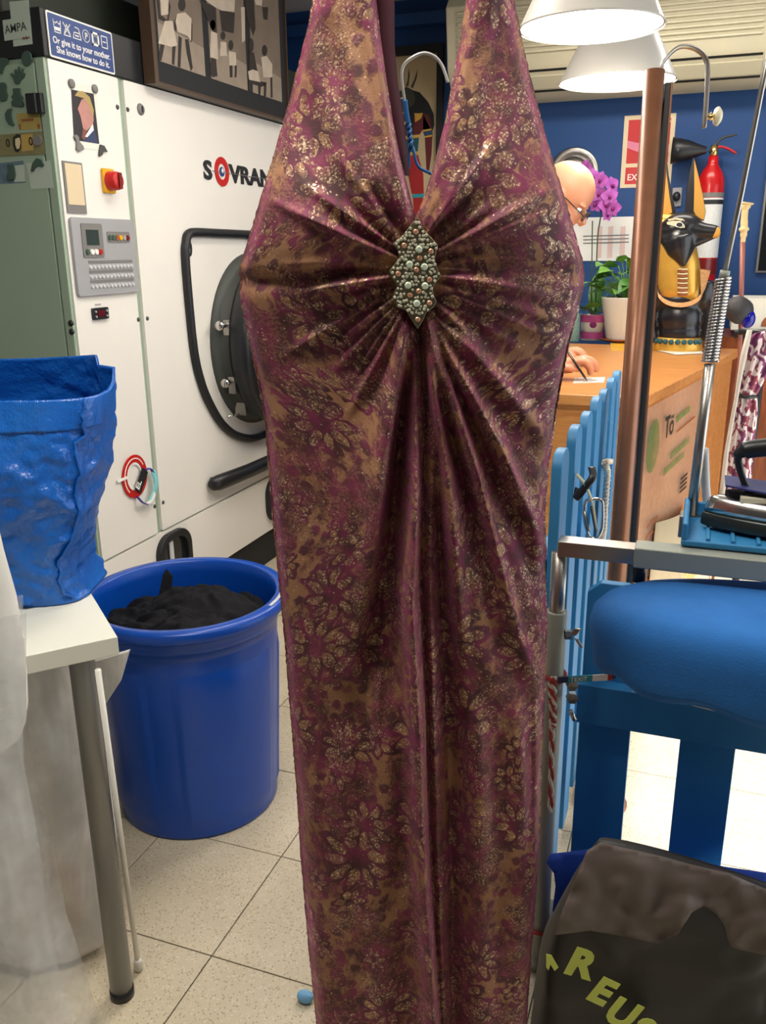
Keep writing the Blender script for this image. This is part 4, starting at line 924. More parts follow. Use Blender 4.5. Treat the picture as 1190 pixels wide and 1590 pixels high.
# brooch
def bpx(x, y): return (560+x/7.0, 320+y/7.0)
OUT = [(595,140),(650,245),(690,300),(745,355),(808,430),(795,480),(770,585),(800,660),(845,750),(795,800),(750,870),(765,940),(795,1010),(770,1060),(690,1120),(655,1200),(600,1290),(565,1240),(520,1170),(480,1100),(390,1060),(340,980),(365,900),(395,850),(350,780),(305,700),(350,640),(410,560),(395,480),(345,415),(400,370),(460,310),(515,235)]
BN = 0.066
def bp3(x, y, d=0.0): return dress_pt(*dpx(*bpx(x,y)), DF-BN-d)
M['brsil'] = mat('antique_silver', srgb(150,142,112), 0.35, 0.8, var=0.3, vscale=150)
M['stone'] = mat('crystal', srgb(232,222,196), 0.16, 0.35, var=0.4, vscale=260)
M['stoneg'] = mat('pale_green_crystal', srgb(225,238,214), 0.05, 0.3, IOR=2.0)
M['stonep'] = mat('peach_stone', srgb(190,140,112), 0.25, 0.2)
br = B().poly3([bp3(x,y,-0.03) for x,y in OUT][::-1], -FH*0.032).obj('brooch', M['brsil'], drs, bevel=0.0008); lab(br, 'silver brooch of three linked stars set with crystals')
def stone(b, x, y, r, h=0.6):
    c = bp3(x,y,0.002); b.lathe([(r,0.0),(r*0.98,r*0.25),(r*0.6,r*h),(0.0,r*h)], c, 8, (RH,UPV,-FH))
from itertools import product
def inside(x, y, poly):
    r_ = False; n = len(poly)
    for i in range(n):
        (x1_,y1_),(x2_,y2_) = poly[i], poly[(i+1) % n]
        if (y1_ > y) != (y2_ > y) and x < (x2_-x1_)*(y-y1_)/(y2_-y1_)+x1_: r_ = not r_
    return r_
big = [(612,470),(515,625),(668,650),(500,840),(675,845),(590,1025)]; peach = [(580,290),(460,430),(735,490),(585,680),(400,720),(720,780),(520,940),(720,1020),(610,900),(620,560),(600,1190)]
bs = B(); k = 0
for iy in range(26):
    for ix in range(16):
        x = 320+ix*34+(17 if iy % 2 else 0)+rr.uniform(-12,12); y = 165+iy*42+rr.uniform(-12,12)
        if all(inside(x+dx, y+dy, OUT) for dx, dy in ((10,0),(-10,0),(0,14),(0,-14))) and all(math.hypot(x-a,y-b_) > 48 for a, b_ in big+peach): stone(bs, x, y, 0.0021*rr.uniform(0.75,1.15), 0.8)
stuff(bs.obj('rhinestones', M['stone'], br))
for x, y in big:
    b = B(); stone(b, x, y, 0.0048, 0.75); b.obj('large_crystal', M['stoneg'], br)
for x, y in peach:
    b = B(); stone(b, x, y, 0.0036, 0.6); b.obj('peach_stone', M['stonep'], br)
# support above the frame: padded hanger on a rail
hz = dpx(648,0)[0]
hg = thing('dress_hanger', 'dark padded hanger carrying the lace dress from the rail', 'hanger', dress_pt(hz,2.03,DF))
B().tube(spline([dress_pt(hz-0.10,2.005,DF), dress_pt(hz-0.05,2.025,DF), dress_pt(hz,2.035,DF), dress_pt(hz+0.05,2.025,DF), dress_pt(hz+0.10,2.005,DF)], 6), 0.013, 12).obj('shoulder_bar', M['maroon'], hg, smooth=True)
B().tube(spline([dress_pt(hz,2.035,DF), dress_pt(hz,2.10,DF), dress_pt(hz-0.02,2.125,DF), dress_pt(hz,2.15,DF), dress_pt(hz+0.02,2.13,DF)], 6), 0.003, 8).obj('hook', M['chrome'], hg, smooth=True)
gr = thing('hanging_rail', 'steel garment rail above the dress, fixed to the ceiling', 'rail', dress_pt(hz,2.74,DF))
B().tube([dress_pt(hz-0.9,2.135,DF), dress_pt(hz+0.75,2.135,DF)], 0.012, 16).obj('bar', M['steel'], gr, smooth=True)
for d in (-0.85, 0.7): B().tube([dress_pt(hz+d,2.135,DF), dress_pt(hz+d,2.742,DF)], 0.008, 12).obj('drop_rod', M['steel'], gr, smooth=True)
# wire hanger inside the neckline
def zw(x, y): return (560+x/5.8875, 60+y/5.8875)
wf = DF+0.05
def w3(x, y, d=0): return dress_pt(*uz(*zw(x,y), wf), wf-d)
wh = thing('wire_hanger', 'twisted wire hanger with blue coating showing in the neckline', 'hanger', w3(460,1000))
B().tube(spline([w3(800,400),(w3(775,320)),w3(740,235),w3(680,165),w3(585,132),w3(490,165),w3(410,225),w3(380,290),w3(378,380),w3(400,540),w3(408,590)], 6), 0.0021, 8).obj('hook', M['wire'], wh, smooth=True)
B().tube(spline([w3(405,560),w3(420,680),w3(440,790)], 6), 0.0036, 8).obj('coated_neck', M['wireblue'], wh, smooth=True)
for ph in (0, pi):
    tw = []
    for s_ in np.linspace(0, 1, 40):
        x, y = 440+(462-440)*s_, 780+(990-780)*s_; q = ph+s_*4*pi; tw.append(w3(x+13*math.cos(q), y)-FH*0.0022*math.sin(q))
    tail = [w3(440,1060),w3(445,1150),w3(425,1195),w3(330,1260),w3(150,1340)] if ph else [w3(492,1050),w3(510,1130),w3(545,1185),w3(615,1220),w3(760,1290),w3(900,1350)]
    B().tube(tw+spline(tail, 5), 0.0021, 8).obj('shoulder_wire', M['wireblue'], wh, smooth=True)

# ================================================================== BACK WALL
WY = 5.0
def wz5(x, y): return (790+x/2.975, y/2.975)
def z6(x, y): return (850+x/3.5, 220+y/3.5)
def onwall(pts, d=0.0, f=lambda x, y: (x, y)): return [atY(*f(x,y), WY-d) for x, y in pts]
# air conditioner
ac = thing('air_conditioner', 'long beige air conditioner high on the blue wall', 'air conditioner', (-0.5,5.0,2.19))
XA, XB = -1.35, 0.20
prof = [(5.0,2.185),(4.86,2.190),(4.80,2.215),(4.73,2.285),(4.70,2.32),(4.66,2.60),(4.72,2.66),(5.0,2.66)]
B().loft([[V(x,y,z) for y, z in prof] for x in (XA, XB)]).obj('housing', M['acbody'], ac, bevel=0.008)
for k in range(9):
    z = 2.375+k*0.024; y = 4.70-(z-2.32)*0.143
    B().obox(((XA+XB)/2, y-0.004, z), ((1,0,0),(0,1,0),(0,0,1)), (XB-XA-0.12, 0.014, 0.011)).obj('louvre', M['acbody'], ac, bevel=0.003)
B().obox(((XA+XB)/2, 4.765, 2.247), ((1,0,0),(0,0.70,-0.71),(0,0.71,0.70)), (XB-XA-0.10, 0.075, 0.006)).obj('outlet_flap', M['acbody'], ac, bevel=0.003)
for dz, dy in ((0.0455,-0.045),(-0.036,0.036)):
    B().obox(((XA+XB)/2, 4.768+dy, 2.250+dz), ((1,0,0),(0,0.70,-0.71),(0,0.71,0.70)), (XB-XA-0.10, 0.012, 0.006)).obj('outlet_slot', M['black'], ac)
# extinguisher notice
sn = thing('extinguisher_notice', 'red and cream fire extinguisher notice lettered EXTINTOR on blue wall', 'sign', atY(1000,290,WY))
p0 = atY(963,292,WY-0.001); sx0, sz0, sw_, sh_ = p0[0], p0[2], 0.255, 0.350
def snp(a, b_, d=0.0): return V(sx0+a*sw_, WY-0.001-d, sz0+b_*sh_)
XV = V(1,0,0)
M['signcream'] = mat('sign_cream', srgb(226,206,170), 0.5); M['signred'] = mat('sign_red', srgb(198,40,44), 0.45); M['signpink'] = mat('sign_pink', srgb(226,130,160), 0.5)
B().poly3([snp(0,0),snp(1,0),snp(1,1),snp(0,1)], V(0,-0.002,0)).obj('board', M['signcream'], sn)
B().poly3([snp(0.09,0.34,0.002),snp(0.91,0.34,0.002),snp(0.91,0.94,0.002),snp(0.09,0.94,0.002)], V(0,-0.0005,0)).obj('picture_field', M['signred'], sn)
B().poly3([snp(0.09,0.05,0.002),snp(0.91,0.05,0.002),snp(0.91,0.285,0.002),snp(0.09,0.285,0.002)], V(0,-0.0005,0)).obj('lettering_field', M['signred'], sn)
B().poly3([snp(0.09,0.66,0.0025),snp(0.3,0.62,0.0025),snp(0.5,0.66,0.0025),snp(0.7,0.6,0.0025),snp(0.91,0.58,0.0025),snp(0.91,0.48,0.0025),snp(0.7,0.5,0.0025),snp(0.5,0.54,0.0025),snp(0.3,0.5,0.0025),snp(0.09,0.56,0.0025)], V(0,-0.0003,0)).obj('printed_hands', M['signpink'], sn)
b = B().poly3([snp(0.42,0.38,0.003),snp(0.64,0.38,0.003),snp(0.64,0.72,0.003),snp(0.58,0.80,0.003),snp(0.48,0.80,0.003),snp(0.42,0.72,0.003)], V(0,-0.0003,0)); b.obj('printed_cylinder', M['whiteink'], sn)
B().poly3([snp(0.46,0.41,0.0034),snp(0.60,0.41,0.0034),snp(0.60,0.71,0.0034),snp(0.55,0.77,0.0034),snp(0.5,0.77,0.0034),snp(0.46,0.71,0.0034)], V(0,-0.0003,0)).obj('printed_cylinder_core', M['signred'], sn)
for a, b_ in ((0.38,0.86),(0.70,0.88)): B().poly3([snp(a,b_,0.003),snp(a+0.2,b_,0.003),snp(a+0.2,b_+0.03,0.003),snp(a,b_+0.03,0.003)], V(0,-0.0003,0)).obj('printed_lever', M['whiteink'], sn)
text('lettering', 'EXTINTOR', snp(0.13,0.105,0.0026), XV, Zv, 0.030, M['whiteink'], sn, 0.0004, 0.012, squash=0.98)
# fire extinguisher
EXC = atY(1103,300,WY-0.085); ex = thing('fire_extinguisher', 'red fire extinguisher with black horn hanging on the blue wall', 'extinguisher', (EXC[0],EXC[1],1.25))
exz = lambda y: atY(1103,y,EXC[1])[2]
R_ = 0.066
B().lathe([(0.0,exz(478)),(R_*0.9,exz(477)),(R_,exz(470)),(R_,exz(290)),(R_*0.95,exz(278)),(R_*0.72,exz(266)),(0.030,exz(258)),(0.026,exz(254)),(0.024,exz(243)),(0.0,exz(243))], (EXC[0],EXC[1],0), 36).obj('cylinder', M['redpaint'], ex, smooth=True)
M['labelwhite'] = mat('label_white', srgb(225,225,222), 0.5, var=0.12, vscale=90)
lb_ = B().lathe([(R_+0.0012,exz(308)),(R_+0.0012,exz(400))], (EXC[0],EXC[1],0), 36).obj('printed_label', M['labelwhite'], ex, smooth=True)
for a, b_, mt in ((300,307,'silverm'),(311,318,'blackink'),(402,426,'dkred')): B().lathe([(R_+0.0018,exz(a)),(R_+0.0018,exz(b_))], (EXC[0],EXC[1],0), 36).obj('label_band', M[mt], ex, smooth=True)
B().tube([(EXC[0],EXC[1],exz(246)),(EXC[0],EXC[1],exz(226))], 0.020, 14).obj('valve', M['brass'], ex, smooth=True)
def exq(x, y, d=0): return atY(970+x/5.409, 130+y/5.409, EXC[1]-d)
B().tube(spline([exq(710,575),exq(760,520),exq(820,460),exq(900,435),exq(945,430)],5), [0.012]*5+[0.010]*12+[0.006]*4, 8, flat=0.6).obj('lever', M['dkgrey'], ex, smooth=True)
B().tube(spline([exq(730,545),exq(800,528),exq(870,545),exq(940,585)],5), 0.010, 8, flat=0.6).obj('carry_handle', M['signred'], ex, smooth=True)
hc = exq(690,560)
B().lathe([(0.016,0.0),(0.026,0.03),(0.046,0.08),(0.056,0.12),(0.064,0.165),(0.058,0.165),(0.0,0.08)], hc+V(0,-0.01,0), 24, (V(0,1,0),V(0.03,0,1),V(-1,0,0.03))).obj('horn', M['black'], ex, smooth=True)
B().box((EXC[0]-0.03,EXC[1]+R_-0.004,exz(300)), (EXC[0]+0.03,WY+0.001,exz(270))).obj('wall_bracket', M['dkgrey'], ex)
# round silver dish on the wall
dc = atY(891,270,WY-0.012); dish = thing('wall_dish', 'round silver dish hanging on the blue wall beside the orchid', 'dish', dc)
B().lathe([(0.132,-0.010),(0.134,0.0),(0.128,0.006),(0.098,0.004),(0.090,-0.002)], dc, 48, (XV,Zv,V(0,-1,0))).obj('rim', M['steel'], dish, smooth=True)
B().lathe([(0.092,-0.002),(0.086,0.018),(0.066,0.034),(0.03,0.044),(0.0,0.046)], dc, 48, (XV,Zv,V(0,-1,0))).obj('dome', M['chrome'], dish, smooth=True)
# white notice board
nb = thing('white_notice', 'white notice with faint pink stripes on the wall behind the plants', 'notice', atY(940,405,WY))
nzt, nzb = atY(950,337,WY)[2], atY(950,405,WY)[2]; B().box((atY(868,370,WY)[0],WY-0.008,nzb), (atY(988,370,WY)[0],WY,nzt)).obj('sheet', M['whiteink'], nb)
M['pinkish'] = mat('faint_pink', srgb(226,196,190), 0.6)
for x in (928, 945, 964): B().poly3(onwall([(x,352),(x+8,351),(x+6,400),(x-2,401)],0.0085)[::-1], V(0,-0.0003,0)).obj('printed_stripe', M['pinkish'], nb)
for k in range(3): B().poly3(onwall([(906,366+k*5.5),(977,364+k*5.5),(977,365.8+k*5.5),(906,367.8+k*5.5)],0.009)[::-1], V(0,-0.0003,0)).obj('printed_line', M['silverm'], nb)
# socket plate
so = thing('socket_plate', 'grey wall socket with black plug behind the statue ears', 'socket', atY(1052,316,WY))
B().poly3(onwall([(1045,292),(1060,291),(1058,320),(1044,322)],0.0)[::-1], V(0,-0.012,0)).obj('plate', M['grey'], so, bevel=0.003)
B().ell(atY(1051,305,WY-0.03), (0.02,0.022,0.024), 14, 8).obj('plug', M['black'], so, smooth=True)
# framed Egyptian picture
def zw5(x, y): return zw(x, y)
pap = thing('papyrus_picture', 'framed papyrus picture of a jackal-headed figure on back wall', 'picture', atY(640,330,WY))
M['papyrus'] = mat('papyrus', srgb(196,176,138), 0.7, var=0.1, vscale=15)
fa, fb_, fc, fd = atY(*zw(-330,-20),WY), atY(*zw(830,-80),WY), atY(*zw(830,2300),WY), atY(*zw(-330,2300),WY)
x0, x1, zt, zb_ = atY(*zw(60,60),WY)[0], atY(*zw(770,60),WY)[0], atY(*zw(600,62),WY)[2], atY(*zw(600,62),WY)[2]-1.15
px0, px1, pzt = atY(*zw(170,400),WY)[0], atY(*zw(710,300),WY)[0], atY(*zw(600,146),WY)[2]
fbm = B()
for a, c in (((x0,zb_),(px0,zt)), ((px1,zb_),(x1,zt)), ((px0,pzt),(px1,zt)), ((px0,zb_),(px1,zb_+0.07))): fbm.box((a[0],WY-0.03,a[1]), (c[0],WY,c[1]))
fbm.obj('frame', M['blackmatt'], pap)
B().box((px0,WY-0.012,zb_+0.07), (px1,WY,pzt)).obj('sheet', M['papyrus'], pap)
M['pmaroon'] = mat('paint_maroon', srgb(96,30,36), 0.6); M['pred'] = mat('paint_red', srgb(165,34,36), 0.6); M['pteal'] = mat('paint_teal', srgb(30,84,92), 0.6); M['polive'] = mat('paint_olive', srgb(62,64,48), 0.6); M['pgold'] = mat('paint_gold', srgb(214,166,70), 0.6); M['pblue'] = mat('paint_blue', srgb(45,70,96), 0.6); M['paqua'] = mat('paint_aqua', srgb(40,150,165), 0.6)
figs = [('painted_arm','pmaroon',1,[(575,700),(660,860),(650,1060),(625,1230),(605,1225),(598,1080),(588,900),(572,850)]),
 ('painted_torso','pmaroon',1,[(400,680),(640,690),(650,830),(572,830),(540,880),(470,890),(360,890),(340,760)]),
 ('painted_belt','pteal',2,[(350,925),(535,905),(525,1030),(375,1045)]), ('painted_trim','pgold',3,[(345,900),(540,875),(535,905),(350,925)]), ('painted_trim','pgold',3,[(375,1045),(525,1030),(522,1062),(385,1075)]),
 ('painted_skirt','pred',2,[(385,1075),(525,1060),(575,1240),(580,1420),(470,1420),(435,1240)]), ('painted_hem','paqua',3,[(470,1425),(580,1415),(582,1450),(478,1455)]), ('painted_leg','pred',2,[(480,1455),(570,1450),(560,1800),(500,1800)]),
 ('painted_armlet','pblue',3,[(578,850),(655,835),(655,880),(585,890)]), ('painted_trim','pgold',4,[(572,835),(648,822),(650,836),(576,850)]), ('painted_trim','pgold',4,[(585,892),(655,880),(655,895),(588,905)]),
 ('painted_wig','blackink',5,[(470,470),(540,490),(620,580),(670,690),(675,790),(655,855),(640,740),(620,690),(490,680),(480,880),(440,880),(390,740),(400,640)]),
 ('painted_head','polive',6,[(335,500),(360,482),(420,440),(470,465),(500,530),(490,600),(430,640),(365,690),(350,640),(345,560)]), ('painted_ear','polive',6,[(412,440),(432,380),(442,270),(452,330),(440,430)]), ('painted_ear','polive',6,[(460,440),(495,370),(525,268),(515,360),(480,455)]),
 ('painted_eye','whiteink',7,[(345,545),(390,535),(385,550),(355,556)]), ('painted_collar','pgold',7,[(495,685),(570,680),(555,730),(500,765)]), ('painted_staff','pgold',7,[(395,760),(415,755),(412,785),(398,790)])]
for nm, mt, ly, pl in figs: B().poly3([atY(*zw(x,y), WY-0.0122-0.0004*ly) for x, y in pl][::-1], V(0,-0.0004,0)).obj(nm, M[mt], pap)
# mirror at the right edge
mr = thing('framed_mirror', 'dark glazed panel with thin silver frame at the right of blue wall', 'mirror', atY(1185,420,WY))
p = atY(1173,424,WY-0.02); q_ = atY(1190,110,WY-0.02)
B().box((p[0],WY-0.02,p[2]), (p[0]+0.55,WY,p[2]+0.95)).obj('frame', M['legmetal'], mr, bevel=0.004)
B().box((p[0]+0.012,WY-0.023,p[2]+0.012), (p[0]+0.538,WY-0.019,p[2]+0.938)).obj('glass', M['darkglass'], mr)
B().box((p[0]+0.012,WY-0.0245,p[2]+0.42), (p[0]+0.538,WY-0.0225,p[2]+0.70)).obj('painted_reflection', M['card'], mr)  # reflection in the glass, painted as a pale flat panel

# ================================================================== PENDANT LAMPS
def pendant(loc, lb):
    root = thing('pendant_lamp', lb, 'lamp', loc, 'white pendant lamps over the counter')
    c = V(*loc)
    B().lathe([(0.2,0.0),(0.203,0.002),(0.197,0.008),(0.165,0.075),(0.125,0.150),(0.095,0.195),(0.060,0.215),(0.030,0.222),(0.028,0.26),(0.0,0.262),(0.0,0.256),(0.024,0.255),(0.026,0.218),(0.058,0.209),(0.091,0.190),(0.121,0.147),(0.161,0.073),(0.194,0.004)], c, 56).obj('shade', M['lampwhite'], root, smooth=True)
    B().lathe([(0.0,0.02),(0.045,0.035),(0.058,0.07),(0.05,0.11),(0.03,0.14),(0.022,0.20)], c, 20).obj('bulb', M['bulb'], root, smooth=True)
    B().tube([c+V(0,0,0.26), V(c[0],c[1],2.742)], 0.005, 8).obj('cable', M['whiteink'], root, smooth=True)
    light('pendant_bulb', 'POINT', c+V(0,0,0.012), 12, (1.0,0.93,0.82), shadow_soft_size=0.05)
l1 = atZ(918,50,2.03); pendant((-0.368,2.729,2.034), 'nearer white pendant lamp shade, largest and highest in view')
pendant((-0.357,3.40,2.000), 'farther white pendant lamp shade, partly behind the nearer one')

# ================================================================== COUNTER AND WHAT STANDS ON IT
CZ = 1.0
ct = thing('shop_counter', 'honey-coloured wooden counter with overhanging top behind the picket gate', 'counter', (-0.3,3.5,0))
cA = atZ(1001,618,CZ); cB_ = atZ(1099,568,CZ); dR = (cB_-cA)/np.linalg.norm(cB_-cA); far = cA+dR*1.55; near_l = V(-0.66, 2.79, CZ); far_l = V(-0.62, far[1]+0.05, CZ)
pl = [cA, far, far_l, near_l]
B().poly3([p-Zv*0.035 for p in pl], Zv*0.035).obj('counter_top', M['oak'], ct, bevel=0.004)
ins = [cA+V(-0.03,0.03,0), far+V(-0.03,-0.03,0), far_l+V(0.03,-0.03,0), near_l+V(0.03,0.03,0)]
def panel_of(a, b_, nm):
    a = a.copy(); b_ = b_.copy(); a[2] = b_[2] = 0; d = b_-a; n = np.cross(d/np.linalg.norm(d), Zv); return B().poly3([a, b_, b_+Zv*(CZ-0.035), a+Zv*(CZ-0.035)], -n*0.02).obj(nm, M['oak'], ct)
panel_of(ins[0], ins[1], 'side_panel'); panel_of(ins[1], ins[2], 'end_panel'); panel_of(ins[2], ins[3], 'side_panel'); panel_of(ins[3], ins[0], 'end_panel')
# clear advertising panel on the counter side
nR = np.cross(dR, Zv); nR /= np.linalg.norm(nR)
ap = thing('acrylic_panel', 'clear acrylic panel with faded lettering on the side of the counter', 'panel', cA*V(1,1,0)+dR*0.4)
a0 = ins[0]+dR*0.045+nR*0.012; 
def app(a, h, d=0.0): return V(a0[0],a0[1],0)+dR*a+Zv*h+nR*d
B().poly3([app(0,0.06),app(0.86,0.06),app(0.86,0.945),app(0,0.945)], nR*0.004).obj('clear_sheet', M['acrylic'], ap)
for a in (0.0, 0.845): B().poly3([app(a,0.06,0.004),app(a+0.015,0.06,0.004),app(a+0.015,0.945,0.004),app(a,0.945,0.004)], nR*0.004).obj('edge_strip', M['acrylic'], ap)
M['faintgreen'] = plastic('faded_green_print', srgb(96,140,72), 0.45, 0.6)
B().poly3([app(0.16+0.075*math.cos(t),0.80+0.095*math.sin(t),0.005) for t in np.linspace(0,2*pi,14,endpoint=False)], nR*0.0006).obj('green_emblem', M['faintgreen'], ap)
text('lettering', 'Tö', app(0.30,0.80,0.005), dR, Zv, 0.075, M['noted'], ap, 0.0006, 0.02)
for a, h, ln in ((0.46,0.83,0.20),(0.42,0.70,0.28),(0.34,0.655,0.30)): B().poly3([app(a,h,0.005),app(a+ln,h+0.01,0.005),app(a+ln,h+0.035,0.005),app(a,h+0.025,0.005)], nR*0.0005).obj('faded_line', M['faintgreen'], ap)
B().poly3([app(0.48,0.79,0.005),app(0.76,0.80,0.005),app(0.76,0.807,0.005),app(0.48,0.797,0.005)], nR*0.0005).obj('underline', M['terracotta'], ap)
for k, (a, h) in enumerate(((0.62,0.52),(0.60,0.30))):
    for r_ in range(4): B().poly3([app(a,h+r_*0.018,0.005),app(a+0.11,h+r_*0.018,0.005),app(a+0.11,h+r_*0.018+0.009,0.005),app(a,h+r_*0.018+0.009,0.005)], nR*0.0005).obj('small_print', M['noted'], ap)
for a, h in ((0.17,0.50),(0.17,0.46),(0.17,0.42),(0.17,0.28),(0.17,0.10)): B().poly3([app(a,h,0.005),app(a+0.14,h+0.005,0.005),app(a+0.14,h+0.017,0.005),app(a,h+0.012,0.005)], nR*0.0005).obj('small_print', M['terracotta'], ap)
rows = [[app(0.20+a*1.0, h, 0.012+0.03*math.sin(pi*k/10)) for a, h in ((0.0+0.02*k/10,0.06),(0.02+0.04*k/10,0.53))] for k in range(11)]
rows = [[app(0.22+0.5*k/10, 0.08+0.02*math.sin(k), 0.012+0.05*math.sin(pi*k/10)), app(0.26+0.46*k/10, 0.50-0.05*k/10, 0.012+0.03*math.sin(pi*k/10))] for k in range(11)]
tag(B().loft(rows, cap=False, closed=False).obj('curled_paper', M['cream'], smooth=True, solid=0.001), 'curled cream paper sheet held against the acrylic panel', 'paper')

# ------------------------------------------------------------------ jackal statue
SY = 4.15
def s3(x, y, d=0.0): return atY(*z6(x,y), SY) + V(0,-d,0)       # d = metres towards the viewer
k6 = float(s3(800,600)[0]-s3(799,600)[0])                          # metres per drawing unit
st = thing('jackal_statue', 'black and gold jackal-headed statue bust standing on the counter', 'statue', (s3(720,1130)[0], SY, CZ))
b = B()
def bl(x, y, d, rx, ry, rd): b.ell(s3(x,y,d*k6), (rx*k6, rd*k6, ry*k6), 20, 14)
bl(720,960,0,125,120,90); bl(720,1040,0,120,80,88); bl(720,860,0,140,70,80); bl(590,850,0,50,80,55); bl(850,830,0,48,95,55)
b.tube([s3(868,760,0),s3(884,900,0.0),s3(880,1000,20*k6),s3(868,1080,30*k6)], [46*k6,42*k6,36*k6,30*k6], 14)
b.tube([s3(572,770,0),s3(556,900,0.0),s3(562,1000,20*k6),s3(575,1080,30*k6)], [46*k6,42*k6,36*k6,30*k6], 14)
finish('torso', fuse(b, 0.007, 8), M['statue'], st, smooth=True)
b = B()
bl(735,458,40,108,74,78); bl(690,475,40,80,72,76); bl(720,520,45,112,78,78)
b.tube([s3(775,475,45*k6),s3(850,488,55*k6),s3(915,492,64*k6),s3(932,494,66*k6)], [62*k6,46*k6,37*k6,29*k6], 16)
b.tube([s3(735,540,45*k6),s3(820,535,55*k6),s3(900,515,64*k6)], [56*k6,34*k6,18*k6], 14)
b.tube([s3(720,540,45*k6),s3(730,600,62*k6),s3(740,640,78*k6),s3(743,675,86*k6)], [98*k6,74*k6,40*k6,12*k6], 16)
b.tube([s3(640,480,40*k6),s3(598,462,40*k6),s3(592,445,40*k6)], [38*k6,18*k6,5*k6], 10)
hd = finish('head', fuse(b, 0.005, 5), M['statue'], st, smooth=True)
rows = []
for y, cx, hw, hd_ in ((395,650,70,45),(430,655,95,62),(500,672,115,72),(580,692,122,80),(660,706,124,84),(740,716,122,84),(800,722,124,86),(858,728,118,84)):
    rows.append([s3(cx+hw*abs(math.cos(q))**0.7*(1 if math.cos(q) > 0 else -1), y, (-10+hd_*math.sin(q))*k6) for q in np.linspace(0,2*pi,36,endpoint=False)])
gd = B().loft(rows).obj('headcloth', M['gold'], st, smooth=True)
for k in range(12):
    y = 690+k*12.5; B().tube([s3(712,y,(82)*k6),s3(738,y+2,(86)*k6),s3(766,y,(82)*k6)], 5*k6, 6).obj('beard_band', M['terracotta'] if k % 2 else M['signcream'], st, smooth=True)
rows = []
for t in np.linspace(0, pi, 19):
    x, y = 725-118*math.cos(t)*1.02, 805+75*math.sin(t); rows.append([s3(x,y-10,(72+22*math.sin(t))*k6), s3(x*1.0,y+14,(80+22*math.sin(t))*k6), s3(x,y+16,(70+22*math.sin(t))*k6), s3(x,y-8,(60+22*math.sin(t))*k6)])
B().loft(rows).obj('jewelled_collar', mat('collar_mosaic', srgb(196,140,84), 0.45, 0.2, var=0.5, vscale=120), st)
rows = [[s3(840+30*s_, 690+0*s_, 40*k6), s3(900-8*s_, 700, 46*k6), s3(850+10*s_, 840, 74*k6), s3(836, 850, 72*k6)] for s_ in (0.0, 1.0)]
B().poly3([s3(832,690,40*k6), s3(888,700,36*k6), s3(862,790,58*k6), s3(838,838,76*k6)], V(0,-0.012,0)).obj('shoulder_mosaic', mat('shoulder_mosaic', srgb(190,140,90), 0.45, 0.2, var=0.5, vscale=120), st)
def ear(outl, gold, d0, nm):
    e = B().poly3([s3(x,y,d0*k6) for x, y in outl], V(0,-16*k6,0)).obj(nm, M['statue'], st, bevel=0.004)
    B().poly3([s3(x,y,(d0+16)*k6) for x, y in gold], V(0,-3*k6,0)).obj('ear_lining', M['golddeep'], e, bevel=0.001)
ear([(795,80),(822,180),(848,290),(862,380),(852,432),(800,420),(748,385),(756,270),(775,160)], [(800,92),(822,182),(846,290),(860,380),(851,428),(812,405),(797,380),(800,250)], 0, 'ear')
ear([(650,85),(660,180),(682,300),(702,388),(640,410),(585,400),(588,330),(600,220),(625,140)], [(645,100),(650,180),(664,290),(680,385),(640,402),(590,395),(595,330),(606,225),(628,148)], -20, 'ear')
for nm, mt, d, pl in (('eye_outline','signcream',113,[(655,440),(690,432),(725,435),(750,455),(752,468),(730,472),(700,462),(658,452)]), ('eye','blackink',117,blob(723,454,17,12)), ('eye_white','whiteink',115,blob(722,455,24,14)), ('brow','signcream',108,[(662,425),(700,416),(740,422),(762,440),(755,445),(735,432),(700,426),(664,434)])):
    B().poly3([s3(x,y,d*k6) for x, y in pl], V(0,-3*k6,0)).obj(nm, M[mt], st)
B().lathe([(0.0,0.020),(20*k6,0.018),(32*k6,0.006),(36*k6,-0.014)], s3(916,494,66*k6), 20, (V(0,1,0),V(0,0,1),V(1,-0.25,0))).obj('nose_tip', M['golddeep'], st, smooth=True)
for dd in (-12, 12): B().ell(s3(940,486,(72+dd)*k6), (5*k6,5*k6,8*k6), 10, 6).obj('nostril', M['blackink'], st, smooth=True)
zb6 = lambda y: s3(720,y)[2]
B().lathe([(138*k6, CZ+0.001),(140*k6,CZ+0.012),(136*k6,zb6(1078)),(128*k6,zb6(1062)),(0.0,zb6(1060))], (s3(720,1000)[0],SY,0), 36, (V(1,0,0),V(0,0.72,0),Zv)).obj('gold_base_band', M['gold'], st, smooth=True)
for k in range(9):
    q = -pi/2+(k-4)*0.26; c = V(s3(720,1000)[0]+139*k6*math.cos(q), SY+0.72*139*k6*math.sin(q), CZ+0.045); B().ell(c, (0.012,0.008,0.012), 10, 6).obj('base_stud', M['pteal'], st, smooth=True)
# white leaflet in front of the statue
lf = [atZ(x,y,CZ+0.002) for x, y in ((1022,545),(1083,532),(1092,549),(1050,551))]
tag(B().poly3(lf, Zv*0.002).obj('leaflet', M['paper']), 'white leaflet lying on the counter below the statue', 'paper')

